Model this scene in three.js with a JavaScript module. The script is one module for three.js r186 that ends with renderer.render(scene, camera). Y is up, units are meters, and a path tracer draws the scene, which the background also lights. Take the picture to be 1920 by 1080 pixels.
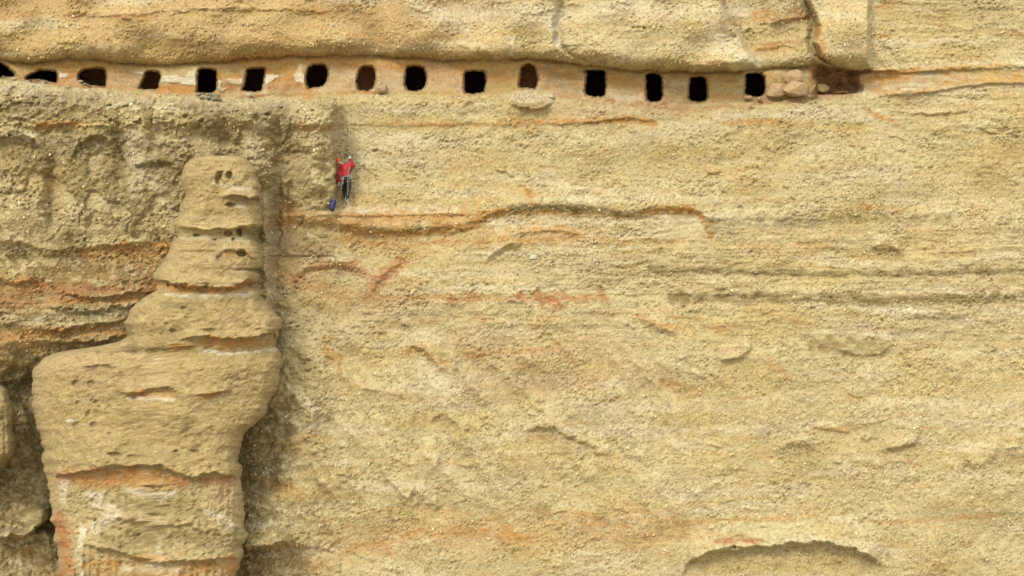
import * as THREE from 'three';
import { MarchingCubes } from 'three/addons/objects/MarchingCubes.js';
import { mergeGeometries, mergeVertices } from 'three/addons/utils/BufferGeometryUtils.js';
import { ConvexGeometry } from 'three/addons/geometries/ConvexGeometry.js';
import { createNoise3D } from 'simplex-noise';

// ------------------------------------------------------------------ camera, sky, sun, exposure
const M = 0.02;                                   // metres per photograph pixel on the main wall plane (z = 0)
const FOV = 26, CAM_Y = 30;                       // level view from across the gorge, 30 m above its floor
const D = 540 * M / Math.tan(FOV / 2 * Math.PI / 180);
const scene = new THREE.Scene();
const camera = new THREE.PerspectiveCamera(FOV, 1920 / 1080, 0.5, 4000);
camera.position.set(0, CAM_Y, D);
camera.lookAt(0, CAM_Y, 0);

const SKY_W = 128, SKY_H = 64, skyData = new Float32Array(SKY_W * SKY_H * 4);
for (let j = 0; j < SKY_H; j++) for (let i = 0; i < SKY_W; i++) {
  const el = (j + 0.5) / SKY_H * Math.PI - Math.PI / 2, s = Math.max(0, Math.sin(el));
  const L = 0.8 * (1 + 0.6 * s), o = (j * SKY_W + i) * 4;       // bright thin overcast
  skyData.set([L * 1.0, L * 0.985, L * 0.95, 1], o);
}
const skyTex = new THREE.DataTexture(skyData, SKY_W, SKY_H, THREE.RGBAFormat, THREE.FloatType);
skyTex.mapping = THREE.EquirectangularReflectionMapping;
skyTex.magFilter = skyTex.minFilter = THREE.LinearFilter;
skyTex.needsUpdate = true;
scene.background = skyTex; scene.environment = skyTex;
scene.backgroundIntensity = 1; scene.environmentIntensity = 1;

const sun = new THREE.DirectionalLight(0xfff2dc, 1.5);
sun.position.set(-24, CAM_Y + 40, 50); sun.target.position.set(0, CAM_Y, 0);
sun.castShadow = true; sun.shadow.radius = 26; sun.shadow.mapSize.set(2048, 2048);
Object.assign(sun.shadow.camera, { left: -60, right: 60, top: 60, bottom: -60, near: 1, far: 200 });
scene.add(sun, sun.target);

const renderer = new THREE.WebGLRenderer({ antialias: true });
renderer.setSize(1024, 576);
renderer.toneMapping = THREE.LinearToneMapping;
renderer.toneMappingExposure = 2.3;
renderer.shadowMap.enabled = true; renderer.shadowMap.type = THREE.PCFSoftShadowMap;

// ------------------------------------------------------------------ helpers
function rng(seed) { let a = seed >>> 0; return () => { a = (a + 0x6D2B79F5) | 0; let t = Math.imul(a ^ (a >>> 15), 1 | a); t = (t + Math.imul(t ^ (t >>> 7), 61 | t)) ^ t; return ((t ^ (t >>> 14)) >>> 0) / 4294967296; }; }
const n3 = createNoise3D(rng(7));
const clamp = (x, a = 0, b = 1) => x < a ? a : x > b ? b : x;
const sm = (a, b, x) => { const t = clamp((x - a) / (b - a)); return t * t * (3 - 2 * t); };
const lerp = (a, b, t) => a + (b - a) * t;
const gau = (x) => Math.exp(-x * x);
const hash = (i, j, k = 0) => { let h = Math.imul(i, 374761393) + Math.imul(j, 668265263) + Math.imul(k, 974634777) | 0; h = Math.imul(h ^ (h >>> 13), 1274126177); return ((h ^ (h >>> 16)) >>> 0) / 4294967296; };
function table(rows, col = 1) { return (x) => { if (x <= rows[0][0]) return rows[0][col]; for (let i = 1; i < rows.length; i++) if (x <= rows[i][0]) { const a = rows[i - 1], b = rows[i]; return lerp(a[col], b[col], (x - a[0]) / (b[0] - a[0])); } return rows[rows.length - 1][col]; }; }
function fbm(x, y, z, oct, gain = 0.5) { let s = 0, a = 1; for (let i = 0; i < oct; i++) { s += a * n3(x, y, z + i * 7.3); x *= 2.03; y *= 2.03; a *= gain; } return s; }
// photograph pixel + distance in front of the main wall plane -> world point
const at = (px, py, z) => new THREE.Vector3((px - 960) * M * (D - z) / D, CAM_Y + (540 - py) * M * (D - z) / D, z);
const ALB = 0.62;                                 // palette entries are tones; scaled to rock reflectances
function C(hex) { const c = new THREE.Color(hex); return [c.r * ALB, c.g * ALB * 1.035, c.b * ALB * 1.015]; }
function mixInto(o, c, t) { o[0] += (c[0] - o[0]) * t; o[1] += (c[1] - o[1]) * t; o[2] += (c[2] - o[2]) * t; }
const taken = {};
function numbered(n) { const k = taken[n] = (taken[n] ?? -1) + 1; return k ? n + '_' + String(k).padStart(3, '0') : n; }
function shade(o) { o.traverse(m => { if (m.isMesh) { m.castShadow = true; m.receiveShadow = true; } }); return o; }
function tag(o, label, category, group) { o.userData = { label, category }; if (group) o.userData.group = group; return o; }
function structure(o, label, category) { o.userData = { kind: 'structure', label, category }; return o; }
function addTop(o, name) { o.name = numbered(name); scene.add(shade(o)); return o; }
function part(parent, name, geo, mat) { const m = new THREE.Mesh(geo, mat); m.name = name; m.castShadow = m.receiveShadow = true; parent.add(m); return m; }

const PAL = {
  cream: C('#e2d0a0'), pale: C('#f1e3c2'), yellow: C('#dcc281'), gold: C('#cfa65c'), olive: C('#9b8a58'), grey: C('#ada07a'), dust: C('#b8ab93'),
  orange: C('#d69f58'), ochre: C('#c38d3c'), red: C('#c5834d'), pink: C('#d6b48c'), white: C('#fbf1da'), tan: C('#c6ad7a'), brown: C('#a98752'),
  dark: C('#8c7848'), darkOlive: C('#84733f'), upper: C('#d4b07a'), rust: C('#bb8150'),
};

// ------------------------------------------------------------------ feature lists (photograph pixels)
function polyDist(pts, u, v) { let best = 1e9; for (let i = 1; i < pts.length; i++) { const [ax, ay] = pts[i - 1], [bx, by] = pts[i]; const dx = bx - ax, dy = by - ay; const t = clamp(((u - ax) * dx + (v - ay) * dy) / (dx * dx + dy * dy || 1)); const d = Math.hypot(u - ax - t * dx, v - ay - t * dy); if (d < best) best = d; } return best; }
function inPoly(pts, u, v) { let c = false; for (let i = 0, j = pts.length - 1; i < pts.length; j = i++) { const [xi, yi] = pts[i], [xj, yj] = pts[j]; if ((yi > v) !== (yj > v) && u < (xj - xi) * (v - yi) / (yj - yi) + xi) c = !c; } return c; }
function bounds(pts, pad) { let a = 1e9, b = 1e9, c = -1e9, d = -1e9; for (const [x, y] of pts) { a = Math.min(a, x); b = Math.min(b, y); c = Math.max(c, x); d = Math.max(d, y); } return [a - pad, b - pad, c + pad, d + pad]; }
// streak: a seam or patch of another sediment, or painted shade, along a line. w = half width
const streak = (col, w, a, pts, dz = 0, rough = 1) => ({ col: PAL[col], w, a, pts, dz, rough, b: bounds(pts, w * 2 + 10) });
// lip: rock stands proud above the line and turns in below it
const lip = (depth, up, dn, pts, wob = 3) => ({ depth, up, dn, pts, wob, f: table(pts), u0: pts[0][0], u1: pts[pts.length - 1][0], b: bounds(pts, Math.max(up, dn) + 12) });
const patch = (col, a, pts, dz = 0, edge = 2.5, wob = 3) => ({ col: PAL[col], a, pts, dz, edge, wob, b: bounds(pts, 14) });

function applyLips(list, u, v, nz) {
  let z = 0;
  for (const l of list) {
    if (u < l.b[0] || u > l.b[2] || v < l.b[1] || v > l.b[3]) continue;
    const end = Math.min(30, (l.u1 - l.u0) * 0.22);
    const e = sm(l.u0 - 4, l.u0 + end, u) * (1 - sm(l.u1 - end, l.u1 + 4, u)); if (e <= 0) continue;
    const dv = v - (l.f(u) + nz * l.wob);
    z += l.depth * e * (dv < 0 ? Math.pow(clamp(1 + dv / l.up), 1.6) : 1 - sm(0, l.dn, dv));
  }
  return z;
}
function applyStreaks(list, u, v, nA, nB, col) {
  let z = 0;
  for (const s of list) {
    if (u < s.b[0] || u > s.b[2] || v < s.b[1] || v > s.b[3]) continue;
    const d = polyDist(s.pts, u + nA * 5 * s.rough, v + nB * s.w * 0.55 * s.rough);
    const m0 = sm(s.w * 1.35, s.w * 0.3, d + nA * s.w * 0.35); if (m0 <= 0) continue;
    const m = m0 * lerp(1, sm(-0.6, 0.2, n3(u * 0.04, v * 0.1, s.w + 3)), 0.45);
    mixInto(col, s.col, Math.min(1, m * s.a * 1.45 * clamp(0.85 + nB * 0.4))); z += s.dz * m;
  }
  return z;
}
function applyPatches(list, u, v, nA, nB, col) {
  let z = 0;
  for (const p of list) {
    if (u < p.b[0] || u > p.b[2] || v < p.b[1] || v > p.b[3]) continue;
    const uu = u + nA * p.wob, vv = v + nB * p.wob, d = polyDist(p.pts, uu, vv) * (inPoly(p.pts, uu, vv) ? 1 : -1);
    const m = sm(-p.edge, p.edge, d); if (m <= 0) continue;
    mixInto(col, p.col, m * p.a); z += p.dz * m;
  }
  return z;
}

// openings of the cut caves: outline, depth of the room, what sets it apart
const CAVES = [
  { pts: [[-24, 118], [0, 115], [7, 118], [19, 128], [31, 140], [33, 145], [18, 147], [-24, 147]], deep: 3, label: 'dark slanting cave mouth cut off at the end of the row' },
  { pts: [[46, 146], [54, 139], [70, 133], [74, 129], [89, 130], [109, 133], [109, 157], [100, 156], [87, 153], [70, 150], [48, 150]], deep: 3, label: 'wedge-shaped dark cave mouth tapering to a point, with rubble on its sill' },
  { pts: [[146, 148], [145, 139], [154, 130], [163, 128], [185, 126], [196, 128], [201, 137], [200, 162], [196, 165], [167, 161], [157, 158], [146, 150]], deep: 1.9, label: 'widest cave mouth, rounded top, rough rock visible inside' },
  { pts: [[272, 134], [281, 131], [298, 133], [303, 141], [300, 161], [299, 170], [259, 168], [263, 157], [267, 148]], deep: 1.5, label: 'brown leaning cave mouth with ragged edge beside the long plaster strip' },
  { pts: [[372, 130], [380, 127], [400, 128], [407, 132], [409, 143], [408, 177], [366, 177], [370, 161], [369, 144]], deep: 3.6, label: 'black doorway-shaped cave mouth with pale rubble heap on its sill' },
  { pts: [[461, 130], [465, 127], [496, 126], [498, 135], [493, 170], [487, 175], [456, 172], [453, 168], [458, 152]], deep: 2.4, label: 'leaning parallelogram cave mouth with a flat stone below it' },
  { pts: [[578, 125], [585, 120], [608, 119], [615, 128], [617, 139], [613, 157], [606, 165], [578, 168], [573, 159], [572, 144], [574, 133]], deep: 2.6, label: 'many-sided rounded cave mouth above the buttress corner, white plaster beside it' },
  { pts: [[667, 153], [672, 130], [680, 123], [700, 123], [707, 140], [703, 167], [690, 173], [670, 171]], deep: 1.3, label: 'brown shallow oval cave mouth with a small reddish stone beside it' },
  { pts: [[760, 127], [765, 122], [793, 122], [802, 140], [800, 163], [787, 173], [763, 172], [757, 157], [758, 143]], deep: 3.2, label: 'black rounded cave mouth with a bulging side, between two orange bays' },
  { pts: [[870, 137], [873, 132], [903, 131], [913, 138], [912, 163], [907, 177], [873, 178], [868, 167], [869, 150]], deep: 3.4, label: 'black square cave mouth with rounded corners next to the arched one' },
  { pts: [[976, 127], [984, 119], [995, 118], [1005, 124], [1008, 140], [1010, 149], [1008, 163], [1003, 169], [992, 166], [981, 167], [971, 163], [973, 149]], deep: 1.25, label: 'brown arched cave mouth set higher, above the crumbling white ledge' },
  { pts: [[1094, 132], [1100, 129], [1134, 130], [1137, 135], [1138, 160], [1135, 184], [1109, 183], [1094, 178], [1098, 149], [1099, 137], [1094, 135]], deep: 3.6, label: 'black flared cave mouth with a notch at one upper corner' },
  { pts: [[1210, 140], [1216, 135], [1238, 137], [1243, 147], [1244, 180], [1240, 193], [1212, 193], [1210, 173]], deep: 3.6, label: 'tallest and narrowest black cave mouth' },
  { pts: [[1293, 143], [1323, 142], [1327, 157], [1328, 190], [1310, 193], [1290, 190], [1289, 167]], deep: 3.4, label: 'black straight-topped trapezoid cave mouth on bare sill' },
  { pts: [[1397, 137], [1413, 134], [1433, 138], [1437, 163], [1432, 183], [1395, 183], [1396, 157]], deep: 3.6, label: 'black cave mouth at the end of the row beside the pink boulders' },
];
for (const c of CAVES) {          // worn, rounded corners
  const q = []; c.pts.forEach((a, i) => { const b = c.pts[(i + 1) % c.pts.length]; q.push([lerp(a[0], b[0], 0.22), lerp(a[1], b[1], 0.22)], [lerp(a[0], b[0], 0.78), lerp(a[1], b[1], 0.78)]); });
  c.pts = q; c.b = bounds(c.pts, 12);
}
function caveIn(u, v) {        // px inside a cave outline (negative outside)
  let best = -99;
  for (const c of CAVES) { if (u < c.b[0] || u > c.b[2] || v < c.b[1] || v > c.b[3]) continue; const d = polyDist(c.pts, u, v) * (inPoly(c.pts, u, v) ? 1 : -1); if (d > best) best = d; }
  return best;
}

// ------------------------------------------------------------------ main cliff face
const LIP_V = table([[-60, 108], [0, 111], [60, 118], [130, 108], [180, 112], [250, 119], [330, 121], [400, 116], [480, 109], [600, 103], [700, 103], [840, 112], [940, 110], [1000, 108], [1060, 115], [1180, 130], [1300, 134], [1420, 131], [1470, 126], [1540, 122], [1600, 132], [1640, 133], [2000, 130]]);
const LED_V = table([[-60, 146], [0, 148], [60, 153], [110, 159], [200, 166], [310, 173], [400, 180], [450, 186], [500, 181], [560, 181], [620, 179], [700, 176], [800, 178], [900, 181], [980, 174], [1040, 182], [1100, 188], [1230, 197], [1330, 194], [1440, 187], [1530, 178], [1600, 174], [1660, 165], [2000, 160]]);
const BLOCK_Z = table([[150, 1.75], [226, 1.7], [256, 1.5], [300, 1.35], [430, 1.3], [470, 1.0], [560, 0.7], [640, 0.3], [690, -0.5], [1200, -0.6]]);

const wallLips = [
  // the long ochre seam under the climber
  lip(0.28, 50, 21, [[500, 400], [560, 404], [620, 412], [680, 424], [740, 428], [800, 425], [870, 416], [905, 405], [930, 392], [960, 384], [1000, 380], [1060, 381], [1110, 386], [1160, 393], [1200, 390], [1230, 384], [1275, 384], [1310, 392], [1322, 404]], 3),
  lip(0.1, 14, 5, [[560, 402], [640, 403], [740, 402], [840, 400], [905, 402]], 2),
  lip(0.12, 12, 8, [[940, 447], [985, 434], [1020, 430], [1060, 430], [1090, 440], [1110, 452]], 2),
  lip(0.2, 26, 14, [[908, 486], [930, 468], [955, 455], [980, 456]], 2),
  lip(0.28, 40, 10, [[1345, 668], [1365, 672], [1385, 668], [1402, 656], [1410, 645]], 2),
  lip(0.3, 46, 10, [[1655, 842], [1675, 838], [1695, 832], [1715, 826], [1726, 815]], 2),
  lip(0.18, 36, 18, [[1805, 845], [1825, 868], [1845, 862], [1875, 838]], 3),
  lip(0.75, 64, 8, [[1276, 1082], [1292, 1050], [1330, 1034], [1370, 1026], [1430, 1021], [1500, 1018], [1560, 1016], [1600, 1026], [1635, 1044], [1658, 1058]], 4),
  lip(0.2, 30, 16, [[1460, 838], [1490, 826], [1515, 826], [1535, 838]], 3),
  lip(0.12, 18, 6, [[1525, 800], [1560, 803], [1595, 810]], 2),
  lip(0.22, 30, 14, [[975, 800], [1010, 795], [1040, 800], [1075, 815], [1110, 835], [1150, 852]], 5),
  lip(0.2, 26, 12, [[1195, 592], [1220, 605], [1250, 618], [1275, 628]], 3),
  lip(0.22, 30, 12, [[760, 655], [775, 645], [795, 655], [815, 675], [835, 690]], 3),
  lip(0.16, 24, 12, [[800, 790], [830, 770], [860, 792], [890, 812]], 4),
  lip(0.2, 24, 14, [[755, 940], [775, 915], [800, 935], [830, 950]], 4),
  lip(0.18, 30, 14, [[545, 520], [575, 500], [620, 492], [660, 497], [690, 510]], 3),
  lip(0.16, 26, 18, [[692, 545], [712, 516], [735, 500], [752, 494]], 2),
  lip(0.14, 18, 14, [[1690, 470], [1650, 465], [1640, 468]].reverse(), 2),
  lip(0.16, 22, 10, [[1630, 466], [1650, 458], [1675, 460], [1692, 472]], 2),
  // right-hand beds
  lip(0.14, 20, 6, [[1640, 136], [1700, 133], [1760, 130], [1830, 126], [1990, 121]], 1.5),
  lip(0.14, 22, 6, [[1650, 178], [1740, 172], [1800, 160], [1850, 155], [1990, 152]], 2),
  lip(0.1, 16, 5, [[1700, 212], [1760, 212], [1810, 208], [1840, 204]], 3),
  lip(0.04, 20, 9, [[1330, 410], [1400, 405], [1480, 409], [1545, 412]], 3), lip(0.04, 18, 9, [[1340, 436], [1450, 434], [1530, 434]], 3),
  lip(0.02, 16, 10, [[1220, 506], [1320, 500], [1420, 510], [1520, 514], [1640, 512], [1760, 508], [1990, 506]], 1),
  lip(0.025, 18, 10, [[1280, 556], [1380, 548], [1480, 552], [1600, 556], [1720, 558], [1850, 552], [1990, 545]], 1),
  lip(0.07, 14, 9, [[1660, 596], [1720, 592], [1780, 594], [1830, 590]], 3),
  lip(0.14, 24, 10, [[1560, 650], [1600, 662], [1650, 660], [1680, 640]], 4),
  lip(0.1, 18, 6, [[1000, 232], [1100, 228], [1180, 218], [1230, 228]], 2),
  lip(0.05, 18, 6, [[640, 230], [760, 234], [900, 230], [1000, 236]], 2),
  // crumbling pale ledge below the arched cave
  lip(0.28, 24, 5, [[952, 190], [975, 200], [1000, 203], [1020, 200], [1042, 186]], 2),
  // upper cliff
  lip(0.12, 30, 8, [[870, 108], [905, 106], [940, 110], [965, 104]], 2),
  lip(0.1, 18, 6, [[120, 22], [220, 28], [300, 20], [420, 14], [560, 16], [620, 24]], 3),
  lip(0.14, 16, 8, [[1405, 92], [1440, 88], [1470, 82], [1500, 84]], 2), lip(0.12, 12, 6, [[1440, 40], [1480, 35], [1520, 28]], 2),
  lip(0.1, 14, 6, [[1280, 122], [1330, 124], [1360, 116]], 3),
  // left block
  lip(0.2, 34, 12, [[-40, 228], [60, 232], [140, 228], [220, 232], [290, 222], [340, 226], [420, 230]], 13),
  lip(0.4, 34, 12, [[-40, 255], [20, 248], [60, 258], [90, 282], [88, 300]], 6),
  lip(0.3, 30, 10, [[125, 300], [150, 262], [180, 250], [205, 262], [230, 292]], 5),
  lip(0.3, 26, 10, [[240, 312], [280, 300], [310, 298], [345, 318]], 4),
  lip(0.2, 26, 12, [[435, 232], [470, 224], [505, 236], [525, 250]], 5), lip(0.22, 30, 10, [[530, 236], [560, 232], [600, 236], [634, 236]], 4),
  lip(0.35, 40, 12, [[-40, 520], [10, 524], [45, 526], [72, 518]], 4), lip(0.3, 18, 10, [[-40, 450], [20, 449], [55, 456], [75, 470]], 3),
  lip(0.2, 16, 8, [[60, 462], [110, 468], [170, 462], [230, 456], [300, 452]], 3),
  lip(0.3, 14, 6, [[110, 548], [150, 552], [200, 556], [250, 548], [292, 545]], 4), lip(0.35, 12, 8, [[85, 572], [130, 577], [180, 578], [230, 572], [275, 566]], 4),
  lip(0.4, 24, 8, [[55, 612], [110, 616], [160, 608], [240, 600]], 4), lip(0.3, 16, 6, [[60, 640], [120, 641], [180, 636], [240, 628]], 4),
  lip(0.3, 16, 6, [[-40, 610], [10, 606], [40, 600]], 3),
  // shelf at the foot of the pillar, ledge beside the rock lobe
  lip(1.5, 46, 7, [[440, 1026], [480, 1025], [510, 1020], [545, 1012]], 3),
  lip(1.9, 46, 8, [[-40, 1008], [8, 1010], [20, 1000], [45, 1004], [62, 992], [80, 978], [96, 972]], 4),
];
{ const r = rng(404);             // small chipped ledges scattered over the wall
  for (let k = 0; k < 150; k++) { const u = 540 + r() * 1420, v = 225 + r() * 850, L = 10 + 44 * r() * r(), tilt = (r() - 0.35) * 0.7, n = 5, pts = []; for (let i = 0; i < n; i++) pts.push([u + L * i / (n - 1), v + L * tilt * i / (n - 1) + (r() - 0.5) * 5]); if (u < 1200 || v < 390 || v > 610) wallLips.push(lip(0.04 + 0.1 * r() * r(), 8 + 14 * r(), 3 + 3 * r(), pts, 2)); }
  for (let k = 0; k < 40; k++) { const u = -20 + r() * 1600, v = -20 + r() * 110, L = 12 + 40 * r(), pts = []; for (let i = 0; i < 4; i++) pts.push([u + L * i / 3, v + (r() - 0.5) * 5]); wallLips.push(lip(0.03 + 0.06 * r(), 8 + 12 * r(), 4, pts, 2)); } }
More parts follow.
